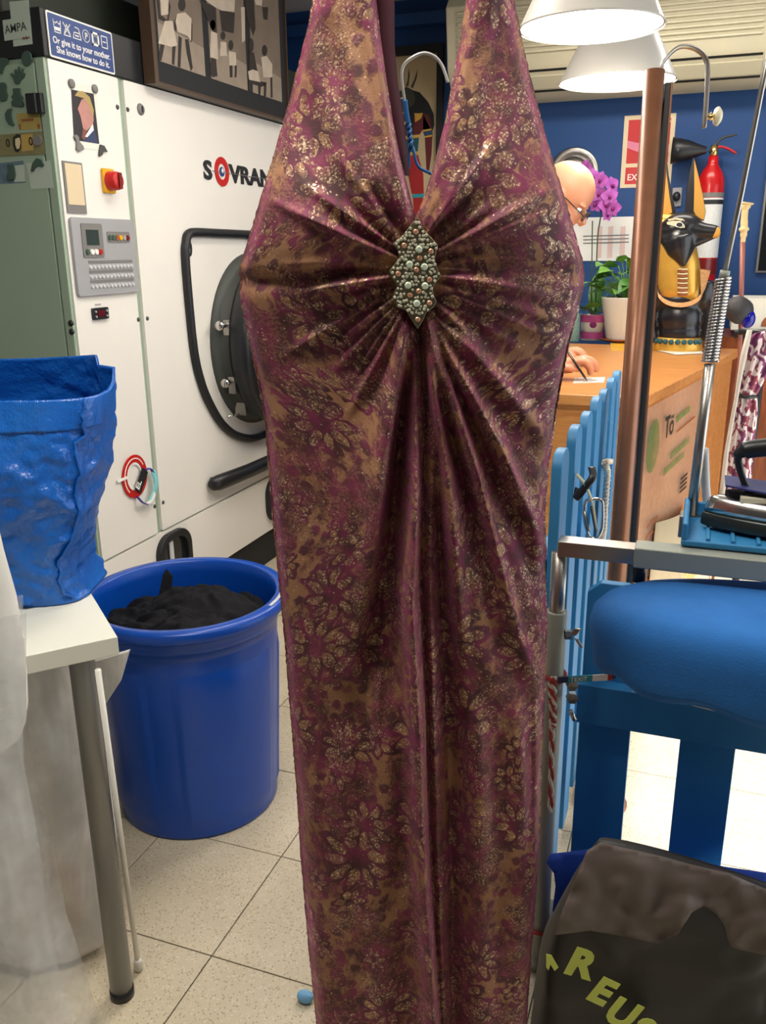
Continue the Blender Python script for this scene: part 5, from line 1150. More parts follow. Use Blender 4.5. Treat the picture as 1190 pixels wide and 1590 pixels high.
# ------------------------------------------------------------------ plants on the counter
def leafmesh(L, W, fold=0.25, droop=0.35, heart=True):
    b = B(); n = 7; rows = []
    for i in range(n+1):
        t = i/n; w_ = W/2*(math.sin(pi*min(1,t*0.98+0.02))**0.75)*(1.25-0.6*t if heart else 1.0); z = -droop*L*t*t
        if i == n: w_ = 0.0008
        rows.append([V(L*t,-w_,z+fold*w_), V(L*t,0,z), V(L*t,w_,z+fold*w_)])
    b.loft(rows, cap=False, closed=False); return b
def place(o, p, az, el, roll=0.0):
    o.matrix_world = Matrix.Translation(tuple(p)) @ Matrix.Rotation(az,4,'Z') @ Matrix.Rotation(-el,4,'Y') @ Matrix.Rotation(roll,4,'X')
def leafpart(src, nm, root, p, az, el, roll=0.0, sc=1.0):
    o = bpy.data.objects.new(nm, src); COL.objects.link(o); o.parent = root
    R3 = Matrix.Translation(Vector(tuple(p))-root.location) @ Matrix.Rotation(az,4,'Z') @ Matrix.Rotation(-el,4,'Y') @ Matrix.Rotation(roll,4,'X') @ Matrix.Scale(sc,4)
    o.matrix_local = R3; return o
def leafdata(mt, **kw):
    o = leafmesh(**kw).obj('leaf', mt, smooth=True); me = o.data; bpy.data.objects.remove(o); return me
PYp = 3.95
pb = atZ(970,530,CZ); PC = V(pb[0]-0.005, pb[1], CZ)
po = thing('pothos_plant', 'leafy green pothos in a plain white pot on the counter', 'plant', PC)
ppx = lambda x, y: atY(*z6(x,y), PC[1])
kp = float(ppx(500,900)[0]-ppx(499,900)[0])
B().lathe([(0.0,0.012),(95*kp,0.012),(100*kp,0.02),(138*kp,ppx(480,850)[2]-CZ),(141*kp,ppx(480,843)[2]-CZ),(132*kp,ppx(480,843)[2]-CZ),(128*kp,ppx(480,858)[2]-CZ),(0,ppx(480,862)[2]-CZ)], PC, 40).obj('pot', M['potwhite'], po, smooth=True)
B().lathe([(0.0,0.001),(110*kp,0.001),(138*kp,0.018),(142*kp,0.018),(136*kp,0.010),(0,0.010)], PC, 40).obj('saucer', M['terracotta'], po, smooth=True)
tag(B().poly3([atZ(x,y,CZ+0.0001) for x, y in ((948,533),(1020,533),(1022,544),(950,545))], Zv*0.0008).obj('yellow_card', M['yellow']), 'yellow card lying under the saucer of the white pot', 'card')
ld = leafdata(M['leafy'], L=0.095, W=0.07); ld2 = leafdata(M['leaf'], L=0.10, W=0.065)
pr_ = random.Random(5); top = V(PC[0], PC[1], ppx(480,850)[2])
for k in range(46):
    az = pr_.uniform(0, 2*pi); rad = pr_.uniform(0.03, 0.20); p = top+V(math.cos(az)*rad, math.sin(az)*rad*0.5, pr_.uniform(0.0,0.20)-rad*0.3)
    B().tube(spline([top+V(0,0,-0.02), top+V(math.cos(az)*rad*0.4, math.sin(az)*rad*0.3, 0.07), p],4), 0.0022, 5).obj('stem', M['leafy'], po, smooth=True)
    leafpart(ld if k % 3 else ld2, 'leaf', po, p, az+pr_.uniform(-0.7,0.7), pr_.uniform(-0.3,0.7), pr_.uniform(-0.5,0.5), pr_.uniform(0.65,1.1))
# orchid
ob = atZ(920,527,CZ); OC = V(ob[0], ob[1]-0.02, CZ); oq = lambda x, y, d=0.0: atY(*z6(x,y), OC[1])+V(0,-d,0)
orc = thing('orchid', 'purple orchid in a printed pink pot at the back of the counter', 'plant', OC)
ko = float(oq(300,900)[0]-oq(299,900)[0])
M['pinkpot'] = mat('pink_print', srgb(170,70,130), 0.5, var=0.3, vscale=25)
zo = lambda y: oq(250,y)[2]
B().lathe([(0.0,CZ+0.001),(60*ko,CZ+0.001),(68*ko,zo(945)),(72*ko,zo(938)),(66*ko,zo(938)),(62*ko,zo(960)),(0,zo(962))], (OC[0],OC[1],0), 32).obj('pot', M['whiteink'], orc, smooth=True)
for ya, yb, rr_ in ((938,978,1.02),(1030,1066,1.0)): B().lathe([((66 if ya < 1000 else 63)*ko*1.04,zo(yb)),((68.5 if ya < 1000 else 64.5)*ko*1.05,zo(ya))], (OC[0],OC[1],0), 32).obj('pot_band', M['pinkpot'], orc, smooth=True)
B().ell((OC[0]+10*ko,OC[1]-66*ko,zo(990)), (0.017,0.003,0.016), 16, 8).obj('pot_emblem', M['petalw'], orc, smooth=True)
B().tube([oq(240,940),oq(246,430)], 0.0032, 6).obj('support_stake', M['stem'], orc, smooth=True)
B().tube(spline([oq(262,940),oq(268,700),oq(275,520),oq(292,400),oq(300,320),oq(285,220),oq(240,150)],6), 0.0035, 6).obj('flower_stem', M['stem'], orc, smooth=True)
ol = leafdata(M['leaf'], L=0.20, W=0.06, droop=0.25, heart=False)
for k, (az, el, sc) in enumerate(((1.5,1.25,1.3),(0.3,0.5,0.9),(3.3,0.6,1.0),(-0.6,0.4,0.8),(4.2,0.5,0.9),(0.9,0.8,0.9))): leafpart(ol, 'leaf', orc, V(OC[0],OC[1],zo(940)), az, el, 0, sc)
bm_ = B()
for k in range(5):
    q = pi/2+k*2*pi/5; rows = []
    for i in range(6):
        t = i/5; w_ = (0.020 if k in (1,4) else 0.014)*math.sin(pi*min(0.97, 0.08+t*0.9)); c = V(0,-0.004*math.sin(pi*t),0)+V(math.cos(q),0,math.sin(q))*0.036*t; sd_ = V(-math.sin(q),0,math.cos(q)); rows.append([c-sd_*w_+V(0,-0.003,0), c, c+sd_*w_+V(0,-0.003,0)])
    bm_.loft(rows, cap=False, closed=False)
fo = bm_.obj('blossom', M['petal'], smooth=True, solid=0.001); fd_ = fo.data; bpy.data.objects.remove(fo)
lo_ = lumpmesh((0,-0.010,-0.004), (0.008,0.010,0.009), 1.0, 0.2, 10, 6).obj('lip', M['petalw'], smooth=True); lpd = lo_.data; bpy.data.objects.remove(lo_)
for k, (x, y) in enumerate(((215,145),(250,195),(298,212),(352,238),(285,285),(345,300),(270,340),(320,345),(368,362),(328,402),(225,260))):
    o = bpy.data.objects.new('blossom', fd_); COL.objects.link(o); o.parent = orc; p = oq(x,y,0.02+0.01*(k % 3)); s_ = 1.15 if k not in (9,) else 0.8
    o.matrix_local = Matrix.Translation(Vector(tuple(p))-orc.location) @ Matrix.Rotation(pr_.uniform(-0.7,0.9),4,'Z') @ Matrix.Rotation(pr_.uniform(-0.4,0.4),4,'Y') @ Matrix.Scale(s_,4)
    l_ = bpy.data.objects.new('lip', lpd); COL.objects.link(l_); l_.parent = o
tag(B().lathe([(0.0,0.001),(0.040,0.001),(0.042,0.01),(0.040,0.13),(0.018,0.17),(0.018,0.20),(0.015,0.20),(0.015,0.168),(0.036,0.128),(0.038,0.012),(0,0.010)], atZ(893,531,CZ)+V(-0.02,0,0), 24).obj('glass_bottle', plastic('pale_green_glass', srgb(150,190,175), 0.45, 0.05), smooth=True), 'pale green glass bottle on the counter left of the orchid', 'bottle')

# ================================================================== PERSON WRITING AT THE COUNTER
HT = 3.1
hc = C0 + ray(878, 303)*HT
pe = thing('person', 'bald person leaning over the counter and writing with a pen', 'person', (-0.92, hc[1], 0))
px_, py_ = hc[0], hc[1]
tilt = math.radians(38); fwd = V(math.cos(tilt), 0, -math.sin(tilt)); upv = V(math.sin(tilt), 0, math.cos(tilt)); lat = V(0,1,0)
def hp(f, u, l=0.0): return hc + fwd*f + upv*u + lat*l
b = B(); HA = (fwd, lat, upv)
b.ell(hp(-0.005,0.025), (0.098,0.076,0.090), 28, 18, HA); b.ell(hp(0.025,-0.045), (0.070,0.062,0.080), 24, 16, HA); b.ell(hp(0.045,-0.105), (0.042,0.044,0.030), 18, 12, HA)
b.tube([hp(0.092,0.0), hp(0.112,-0.035), hp(0.104,-0.048)], [0.009,0.015,0.010], 10); b.ell(hp(0.085,-0.078), (0.016,0.024,0.010), 12, 8, HA)
for s_ in (-1, 1):
    b.ell(hp(-0.005,-0.02,0.076*s_), (0.020,0.010,0.032), 14, 10, HA); b.ell(hp(0.078,0.012,0.032*s_), (0.016,0.024,0.009), 12, 8, HA)
nk = hp(-0.055,-0.10); chest = V(px_-0.27, py_, 1.36); b.tube([hp(-0.02,-0.06), nk, nk*0.5+chest*0.5+V(0,0,0.04)], [0.058,0.058,0.066], 16)
shR, shL = V(px_-0.22,py_-0.175,1.395), V(px_-0.22,py_+0.175,1.395)
HANDC = atZ(888,570,CZ+0.045)
wr_ = HANDC+V(-0.085,0.005,0.0); elR = V(px_-0.17, py_-0.27, 1.10)
if elR[1] > wr_[1]+0.3: elR[1] = wr_[1]+0.12
b.tube([shR, (shR+elR)/2, elR], [0.05,0.045,0.038], 14); b.tube([elR, elR*0.4+wr_*0.6, wr_], [0.040,0.034,0.026], 14)
elL, wrL = V(px_-0.22, py_+0.30, 1.10), V(px_-0.085, py_+0.16, CZ+0.035)
b.tube([shL, (shL+elL)/2, elL], [0.05,0.045,0.038], 14); b.tube([elL, elL*0.4+wrL*0.6, wrL], [0.040,0.034,0.026], 14)
# hands
def hand(b, w, side, k=1.18):
    """right hand resting on its little-finger side; fingers towards +X, curled"""
    s_ = side
    b.tube([w+k*V(-0.01,0,0), w+k*V(0.03,0.0,0.002), w+k*V(0.075,0.004*s_,0.006)], [0.030,0.040,0.040], 16, flat=0.72)
    kn = [w+k*V(0.080,-0.026*s_,0.016), w+k*V(0.088,-0.010*s_,0.024), w+k*V(0.086,0.010*s_,0.022), w+k*V(0.076,0.028*s_,0.012)]
    ends = []
    for i, kk in enumerate(kn):
        ln = (0.040,0.044,0.042,0.034)[i]; p1 = kk+k*V(ln*0.8,0.002*s_,0.004-0.006*i*0.3); p2 = p1+V(ln*0.55,0.0,-0.022); p3 = p2+V(ln*0.10,0,-0.016)
        p3[2] = max(p3[2], CZ+0.011); b.tube(spline([w+k*V(0.05,(kk-w)[1]*0.5/k*1.0,0.006), kk, p1, p2, p3], 4), [0.0125]*4+[0.0125]*4+[0.0112]*4+[0.0098]*4+[0.0080], 10); b.ell(p3, 0.0088, 10, 8); ends.append((kk,p1,p2,p3))
    t0 = w+k*V(0.025,-0.026*s_,0.004); t1 = t0+V(0.035,-0.020*s_,0.0); t2 = t1+V(0.034,0.006*s_,-0.006); t3 = t2+V(0.018,0.010*s_,-0.002)
    b.tube(spline([t0,t1,t2,t3],4), [0.016]*4+[0.0125]*4+[0.0105]*4+[0.008], 10); b.ell(t3, 0.0085, 10, 8)
    return ends, t3
endsR, thR = hand(b, wr_, 1); hand(b, wrL+V(0,0,-0.004), -1)
me = fuse(b, 0.0042, 3); body = finish('body', me, M['skin'], pe, smooth=True)
# clothing
b = B(); pel = V(px_-0.42, py_, 0.96)
rows = []
for t in np.linspace(0, 1, 12):
    c = pel*(1-t)+V(px_-0.235,py_,1.425)*t+V(-0.03*math.sin(pi*t),0,0); hw = (0.165+0.035*math.sin(pi*t*0.9)) if t < 0.85 else 0.19-0.6*(t-0.85); hd_ = 0.115+0.02*math.sin(pi*t)
    if t > 0.9: hd_ = 0.08
    rows.append([c+V(hd_*math.cos(q)*0.9, hw*math.sin(q), -hd_*math.cos(q)*0.45) for q in np.linspace(0,2*pi,30,endpoint=False)])
b.loft(rows)
for sh, el, wr in ((shR,elR,wr_),(shL,elL,wrL)):
    b.ell(sh, (0.075,0.07,0.07), 16, 10); b.tube([sh, (sh+el)/2, el], [0.068,0.060,0.054], 16); b.ell(el, 0.054, 14, 10); b.tube([el, el*0.5+wr*0.5, el*0.22+wr*0.78], [0.054,0.047,0.041], 16)
b.tube([hp(-0.075,-0.145), nk*0.35+chest*0.65], [0.074,0.10], 18)
finish('shirt', fuse(b, 0.012, 6), M['shirt'], pe, smooth=True)
b = B(); b.ell(pel+V(0,0,-0.02), (0.135,0.175,0.11), 20, 12)
for s_ in (-1, 1): b.tube([pel+V(0,0.09*s_,-0.05), V(pel[0]+0.02,py_+0.10*s_,0.50), V(pel[0],py_+0.10*s_,0.07)], [0.095,0.072,0.055], 18)
finish('trousers', fuse(b, 0.014, 6), M['trousers'], pe, smooth=True)
for s_ in (-1, 1):
    b = B(); b.ell(V(pel[0]+0.06,py_+0.10*s_,0.04), (0.13,0.048,0.042), 20, 12); b.v = [(x,y,max(z,0.001)) for x,y,z in b.v]; b.obj('shoe', M['black'], pe, smooth=True)
    e = B().ell(hp(0.076,-0.006,0.031*s_), 0.0115, 14, 10).obj('eye', M['whiteink'], pe, smooth=True)
    B().ell(hp(0.0862,-0.007,0.031*s_), (0.004,0.006,0.006), 12, 8, HA).obj('iris', M['noted'], e, smooth=True)
B().tube(spline([hp(0.098,-0.082,-0.022), hp(0.104,-0.084,0), hp(0.098,-0.082,0.022)],4), 0.003, 6).obj('mouth', M['pshade'], pe, smooth=True)
gl = thing('glasses', 'black-framed glasses worn low by the bald person', 'glasses', hp(0.115,-0.03))
for s_ in (-1, 1):
    c = hp(0.108,-0.012,0.033*s_); B().tube([c+lat*0.025*math.cos(q)+upv*0.018*math.sin(q) for q in np.linspace(0,2*pi,20,endpoint=False)], 0.0022, 6, closed=True).obj('rim', M['black'], gl, smooth=True)
    B().tube([c+lat*0.025*s_, hp(0.02,-0.002,0.082*s_), hp(-0.02,-0.012,0.084*s_)], 0.002, 6).obj('temple', M['black'], gl, smooth=True)
B().tube([hp(0.110,-0.008,-0.009),hp(0.116,-0.006,0),hp(0.110,-0.008,0.009)], 0.002, 6).obj('bridge', M['black'], gl, smooth=True)
rk, r1_, r2_, r3_ = endsR[1]; rm = rk*0.45+r1_*0.55; rd_ = (r1_-rk)/np.linalg.norm(r1_-rk); ra = np.cross(rd_, Zv); ra /= np.linalg.norm(ra); rb_ = np.cross(ra, rd_)
rg_ = thing('finger_ring', 'chunky silver ring on a finger of the writing hand', 'ring', rm)
B().tube([rm+ra*0.0122*math.cos(q)+rb_*0.0122*math.sin(q) for q in np.linspace(0,2*pi,20,endpoint=False)], 0.0026, 6, closed=True).obj('band', M['chrome'], rg_, smooth=True)
B().lathe([(0.007,0.0),(0.0075,0.003),(0.004,0.006),(0,0.006)], rm-ra*0.013*np.sign((ra)[1] or 1)+rb_*0.002, 8, (rd_,rb_,-ra*np.sign(ra[1] or 1))).obj('stone', M['stoneg'], rg_)
pen_tip = thR+V(0.03,-0.006,0); pen_tip[2] = CZ+0.003; pen_top = atF(866,522,(pen_tip@FH)+0.01)
pn = thing('pen', 'dark slim pen held in the writing hand', 'pen', pen_tip)
pv = (pen_top-pen_tip)/np.linalg.norm(pen_top-pen_tip); B().tube([pen_tip, pen_tip+pv*0.012, pen_tip+pv*0.02, pen_tip+pv*0.14], [0.0008,0.003,0.0042,0.0042], 10).obj('barrel', M['black'], pn, smooth=True)
B().tube([pen_tip+pv*0.09+V(0,-0.005,0.002), pen_tip+pv*0.138+V(0,-0.005,0.002)], 0.0012, 6).obj('clip', M['chrome'], pn, smooth=True)
tag(B().poly3([atZ(x,y,CZ+0.0005) for x, y in ((893,587),(940,586),(938,594),(890,595))], Zv*0.001).obj('paper_slip', M['whiteink']), 'white paper slip under the writing hand on the counter', 'paper')

# ================================================================== PICKET GATE, POLES
pg = thing('picket_gate', 'bright blue wooden picket gate running beside the counter', 'gate', (-0.225,2.1,0))
FXp = -0.222; zt_ = 1.102
pts2 = [(y, z) for y, z in ((-0.045,0.02),(0.045,0.02),(0.045,-0.03),(0.040,-0.012),(0.026,-0.002),(0.0,0.0),(-0.026,-0.002),(-0.040,-0.012),(-0.045,-0.03))]
pk = B(); outl = [(-0.045,0.045),(0.045,0.045),(0.045,zt_-0.03),(0.038,zt_-0.012),(0.022,zt_-0.002),(0.0,zt_),(-0.022,zt_-0.002),(-0.038,zt_-0.012),(-0.045,zt_-0.03)]
p0 = pk.prism(outl, (0,0,0), Yv, Zv, 0.020).obj('picket', M['bluewood'], bevel=0.003)
first = True
for k, y in enumerate((1.565,1.745,1.925,2.105,2.285,2.465,2.625)):
    o = p0 if first else p0.copy()
    if not first: COL.objects.link(o)
    first = False
    o.parent = pg; o.matrix_parent_inverse = Matrix.Identity(4); o.location = (FXp-(-0.225)-0.01, y-2.1, (-0.006,0.004,0,0.005,-0.003,0.002,0)[k])
for z in (0.30, 0.86): B().box((FXp-0.034,1.52,z-0.035), (FXp-0.011,2.67,z+0.035)).obj('gate_rail', M['bluewood'], pg, bevel=0.003)
for y in (1.60, 2.60): B().box((FXp-0.034,y-0.03,0.001), (FXp-0.012,y+0.03,0.26)).obj('gate_foot', M['bluewood'], pg, bevel=0.003)
# strap, carabiner and rope on the gate
def gp(x, y, X=FXp+0.03): return atX(x, y, X)
def zg(x, y): return (830+x/3.306, 520+y/3.306)
GF = 1.70
def g3(x, y, d=0.0): return atY(*zg(x,y), GF+d)
cb = thing('carabiner', 'steel carabiner with a dark strap hanging from the picket gate', 'carabiner', g3(300,1040))
B().tube(spline([g3(262,860),g3(300,842),g3(345,850),g3(352,900),g3(348,990),g3(325,1040),g3(290,1042),g3(272,1010),g3(255,930)],5,True), 0.0032, 8, closed=True).obj('loop', M['chrome'], cb, smooth=True)
B().tube([g3(258,905,-0.004),g3(282,1005,-0.004)], 0.0030, 8).obj('gate_bar', M['steel'], cb, smooth=True)
B().tube(spline([g3(218,715),g3(262,770),g3(295,850),g3(310,930),g3(318,1000)],5), 0.0085, 8, flat=0.3).obj('webbing', mat('cream_webbing', srgb(186,180,150), 0.8), cb, smooth=True)
B().tube(spline([g3(292,880,-0.005),g3(305,950,-0.006),g3(318,1015,-0.005)],5), 0.0075, 8, flat=0.35).obj('black_sleeve', M['black'], cb, smooth=True)
tag(B().tube(spline([g3(295,680,0.02),g3(300,730,0.0),g3(255,790,-0.006),g3(215,840,0.0),g3(225,790,0.02)],5), 0.0075, 8, flat=0.4).obj('black_strap', M['black'], smooth=True), 'black strap wrapped round a picket above the carabiner', 'strap')
rp = thing('gate_rope', 'frayed cream rope tied round the far pickets', 'rope', g3(350,1000,0.35))
def twist(path, r, n=2, turns=12.0, mts=('ropew','ropew'), root=None, nm='strand'):
    P_ = spline(path, 14); L_ = len(P_)
    for s_ in range(n):
        pts = []
        for i, p in enumerate(P_):
            t = (P_[min(i+1,L_-1)]-P_[max(i-1,0)]); t /= np.linalg.norm(t)+1e-9; a = np.cross(t, FH); a /= np.linalg.norm(a)+1e-9; bb_ = np.cross(t, a); q = 2*pi*(i/L_*turns+s_/n); pts.append(p+a*r*math.cos(q)+bb_*r*math.sin(q))
        B().tube(pts, r*0.95, 6).obj(nm, M[mts[s_]], root, smooth=True)
def gr3(x, y): return atX(*zg(x,y), FXp+0.018)
twist([gr3(395,650),gr3(360,655),gr3(378,700),gr3(372,800),gr3(365,900),gr3(360,1000),gr3(352,1060)], 0.0045, 2, 16, root=rp)
# brown pole with hook and black profile
ptop = C0+ray(1017,110)*2.02; pb_ = V(ptop[0]+0.004, ptop[1]-0.06, 0.0); pb_ = V(*(atZ(955,905,0.60)[:2]),0)
axis0 = C0+ray(958,905)*2.24
pole = thing('brown_pole', 'brown metal pole standing between the gate and the counter', 'pole', (axis0[0],axis0[1],0))
top = V(ptop[0],ptop[1],ptop[2]); dd = (axis0-top); foot = top+dd*(top[2]/(top[2]-axis0[2]))
B().tube([foot, top], 0.0235, 24).obj('tube', M['brownpole'], pole, smooth=True)
off = RH*0.036+FH*0.02
B().obox((foot+top)/2+off-V(0,0,0.012), ((top-foot), RH, FH), (np.linalg.norm(top-foot)-0.024, 0.013, 0.03)).obj('black_profile', M['black'], pole, bevel=0.002)
B().obox((foot+top)/2+off+RH*0.009-V(0,0,0.012), ((top-foot), RH, FH), (np.linalg.norm(top-foot)-0.024, 0.005, 0.03)).obj('brown_edge', M['brownpole'], pole)
B().lathe([(0.0,0.0),(0.07,0.0),(0.07,0.006),(0.03,0.012),(0.0,0.012)], foot*V(1,1,0), 24).obj('foot_plate', M['brownpole'], pole, smooth=True)
hkF = top@FH+0.01
def h3(x, y): return atF(*wz5(x,y), hkF)
hk = thing('hook_bar', 'curved grey flat bar with brass knob hooked over the brown pole', 'hook', h3(700,330))
B().tube(spline([h3(700,600),h3(706,330),h3(725,275),h3(775,225),h3(825,215),h3(880,235),h3(912,275),h3(920,330),h3(915,450),h3(904,592)],6), 0.0085, 8, flat=0.45).obj('bar', M['steel'], hk, smooth=True)
kb = h3(915,538); B().lathe([(0.006,0.0),(0.007,0.008),(0.010,0.011),(0.006,0.016),(0.006,0.020)], kb, 14, (UPV,FH,RH)).obj('brass_neck', M['brass'], hk, smooth=True)
B().lathe([(0.006,0.018),(0.020,0.022),(0.022,0.027),(0.014,0.034),(0.0,0.036)], kb, 20, (UPV,FH,RH)).obj('knob', M['pearl'], hk, smooth=True)

# ================================================================== IRONING STATION
IY = 1.475
it = thing('ironing_stand', 'metal ironing stand with square steel rail and grey telescopic leg', 'stand', (-0.2,IY,0))
r0 = atY(866,841,IY-0.02); r1 = atY(866,865,IY-0.02); rj = atY(985,860,IY-0.02)[0]
zc = (r0[2]+r1[2])/2; hh = r0[2]-r1[2]
B().box((r0[0],IY-0.018,zc-hh/2), (rj+0.05,IY+0.020,zc+hh/2)).obj('square_rail', M['steel'], it, bevel=0.002)
B().box((rj,IY-0.023,zc-hh/2-0.004), (0.62,IY+0.025,zc+hh/2+0.004)).obj('rail_sleeve', M['greypaint'], it, bevel=0.003)
ux = atY(868,950,IY)[0]-0.004; zj = atY(865,948,IY)[2]
B().tube([(ux,IY,zj-0.1),(ux,IY,zc-hh/2+0.002)], 0.0145, 20).obj('inner_tube', M['steel'], it, smooth=True)
B().lathe([(0.0145,zj),(0.0185,zj),(0.0195,zj-0.003),(0.0195,0.05),(0.0195,0.02)], (ux,IY,0), 24).obj('outer_tube', M['greypaint'], it, smooth=True)
B().tube([(ux,IY-0.02,0.02),(ux,IY+0.16,0.02)], 0.02, 16).obj('floor_foot', M['greypaint'], it, smooth=True)
B().box((0.56,IY-0.02,0.0), (0.60,IY+0.02,zc-hh/2)).obj('square_leg', M['greypaint'], it, bevel=0.003)
def z7(x, y): return (840+x/5.3, 820+y/5.3)
def i3(x, y, d=0.0): return atY(*z7(x,y), IY-0.02-d)
wn = i3(225,880); nut = B().lathe([(0.009,0.0),(0.009,0.012),(0.0,0.013)], wn+V(-0.006,0.0,0), 6, (FH,UPV,RH)).obj('wing_nut', M['steel'], it)
B().obox((i3(285,855)+i3(290,850))/2, (V(0.5,0.2,0.85),V(0,1,0),V(1,0,0)), (0.016,0.006,0.012)).obj('wing', M['steel'], nut, bevel=0.002); B().obox((i3(290,920)+i3(340,970))/2, (V(0.55,0,-0.8),V(0,1,0),V(1,0,0)), (0.020,0.006,0.007)).obj('wing', M['steel'], nut, bevel=0.002)
for y in (1290, 1395): B().lathe([(0.011,-0.006),(0.011,0.006),(0.0,0.007)], i3(258,y,-0.01), 6, (RH,UPV,-FH)).obj('lock_nut', M['steel'], it)
B().tube([i3(245,1500,-0.01),i3(280,1580,-0.01)], 0.005, 8).obj('lock_lever', M['chrome'], it, smooth=True)
B().tube([(atY(994,872,IY)[0],IY,zc-hh/2+0.002),(atY(994,872,IY)[0],IY,zc-hh/2-0.035)], 0.012, 14).obj('board_clamp', M['black'], it, smooth=True)
# cords tied on the leg
cd_ = thing('leg_cord', 'red and white twisted cord hanging from the grey stand leg', 'cord', i3(120,1230))
for x0_, x1_, yb in ((100,112,1260),(150,152,1130)):
    a = atY(840+95/5.3,1053,IY-0.024); base = [atY(848+x0_/5.3*0.5-2,1052,IY-0.026), atY(852+x0_/5.3*0.3,1120,IY-0.026), atY(850+x1_/5.3*0.25,yb,IY-0.026)]
    twist(base, 0.0034, 2, 22, ('ropew','roper'), cd_)
ring_pts = [V(ux+0.0225*math.cos(q), IY+0.0225*math.sin(q), atY(860,1048,IY)[2]+0.004*math.sin(2*q)) for q in np.linspace(0,2*pi,24,endpoint=False)]
B().tube(ring_pts, 0.004, 6, closed=True).obj('knot_loop', M['roper'], cd_, smooth=True)
lz = atY(845,1440,IY)[2]; c2 = tag(B().tube([V(ux+0.0235*math.cos(q), IY+0.0235*math.sin(q), lz+0.003*math.sin(3*q)) for q in np.linspace(0,2*pi,24,endpoint=False)], 0.004, 6, closed=True).obj('lower_cord', M['roper'], smooth=True), 'red and white cord tied low around the grey leg', 'cord')
# marker stick
mka, mkb = i3(140,1250,0.008), i3(620,1222,0.012); mkd = (mkb-mka)/np.linalg.norm(mkb-mka); mkl = np.linalg.norm(mkb-mka)
mk2 = thing('marking_pen', 'flat blue, white and red lettered stick pushed through the cord', 'pen', mka)
def mseg(a, b_, mt, nm, w_=0.0062): return B().obox(mka+mkd*mkl*(a+b_)/2, (mkd,UPV,FH), (mkl*(b_-a),w_*2*(1.0 if nm != 'tip' else 0.7),0.004)).obj(nm, M[mt], mk2, bevel=0.001)
mseg(0.0,0.18,'pnavy','end'); mseg(0.18,0.60,'paqua','blue_sleeve'); mseg(0.60,0.86,'whiteink','white_sleeve'); mseg(0.86,0.93,'red','red_band'); mseg(0.93,1.0,'pnavy','tip')
text('lettering', 'TEXIT', mka+mkd*mkl*0.22-UPV*0.004-FH*0.0021, mkd, UPV, 0.008, M['whiteink'], mk2, 0.0003, 0.01)
# blue wooden slatted panel
bp = thing('slatted_panel', 'dark blue painted wooden slatted panel standing under the ironing pad', 'panel', (0.1,1.66,0))
SY1 = 1.655
def sx(x, y): return atY(x, y, SY1)
sw0 = sx(980,1127)[0]-sx(900,1115)[0]; xs0 = sx(900,1115)[0]; pitch = sx(1058,1138)[0]-xs0; ztop = sx(930,905)[2]
outl = [(0,0.001),(sw0,0.001),(sw0,ztop-0.022),(sw0-0.025,ztop),(0.025,ztop),(0,ztop-0.022)]
s0 = B().prism(outl, (0,0,0), V(1,0,0), Zv, 0.022).obj('slat', M['bluewood'], bevel=0.002); first = True
for k in range(4):
    o = s0 if first else s0.copy()
    if not first: COL.objects.link(o)
    first = False
    o.parent = bp; o.location = (xs0+k*pitch-0.1, SY1+0.022-1.66, 0)
za, zb2 = atY(900,1062,SY1-0.035)[2], atY(900,1122,SY1-0.035)[2]
B().box((xs0-0.004,SY1-0.036,zb2), (xs0+3*pitch+sw0+0.004,SY1-0.001,za)).obj('cross_bar', M['bluewood'], bp, bevel=0.002)
B().box((xs0-0.004,SY1-0.036,0.06), (xs0+3*pitch+sw0+0.004,SY1-0.001,0.14)).obj('cross_bar', M['bluewood'], bp, bevel=0.002)
# padded pressing board
pdz = 0.905; PXL = atF(916,960,1.43)[0]+0.008
pd = thing('pressing_board', 'padded blue cotton pressing board with rounded end', 'ironing board', (0.2,1.40,0.8))
def pad_loop(k, z, n=90, ruffle=0.0):
    out = []
    ax_, by = 0.42*k if k > 0.02 else 0.42*k, 0.155*k; cx, cy = PXL+0.42, 1.395
    for i in range(n):
        q = 2*pi*i/n; cs, sn = math.cos(q), math.sin(q); x = abs(cs)**0.85*(1 if cs > 0 else -1); y = abs(sn)**0.85*(1 if sn > 0 else -1)
        out.append(V(cx+ax_*x+(k-1)*0*x, cy+by*y, z+ruffle*(0.5*math.sin(q*11)+0.7*nz((cs*4,sn*4,2))))) 
    return out
lo_ = [(0.0,pdz),(0.4,pdz),(0.75,pdz-0.003),(0.88,pdz-0.010),(0.95,pdz-0.022),(0.99,pdz-0.040),(1.0,pdz-0.060),(0.995,pdz-0.080),(0.985,pdz-0.100)]
rows = [pad_loop(k if k else 0.001, z) for k, z in lo_]; rows += [pad_loop(0.975,pdz-0.122,ruffle=0.014), pad_loop(0.95,pdz-0.136,ruffle=0.016), pad_loop(0.85,pdz-0.10)]
b = B(); b.loft(rows, cap=True); b.obj('padded_cover', M['bluecloth'], pd, smooth=True)
B().box((0.30,1.40,0.0), (0.34,1.44,pdz-0.09)).obj('support_post', M['greypaint'], pd, bevel=0.003)
B().box((0.15,1.25,0.0), (0.49,1.57,0.02)).obj('floor_plate', M['greypaint'], pd, bevel=0.003)
hemc = [atF(x,y,1.33) for x, y in ((1050,1082),(1070,1092),(1100,1100),(1140,1110),(1200,1122))]
tag(B().tube(spline(hemc,5), 0.0022, 6).obj('hem_cord', M['ropew'], smooth=True), 'thin white cord hanging below the pressing board hem', 'cord')
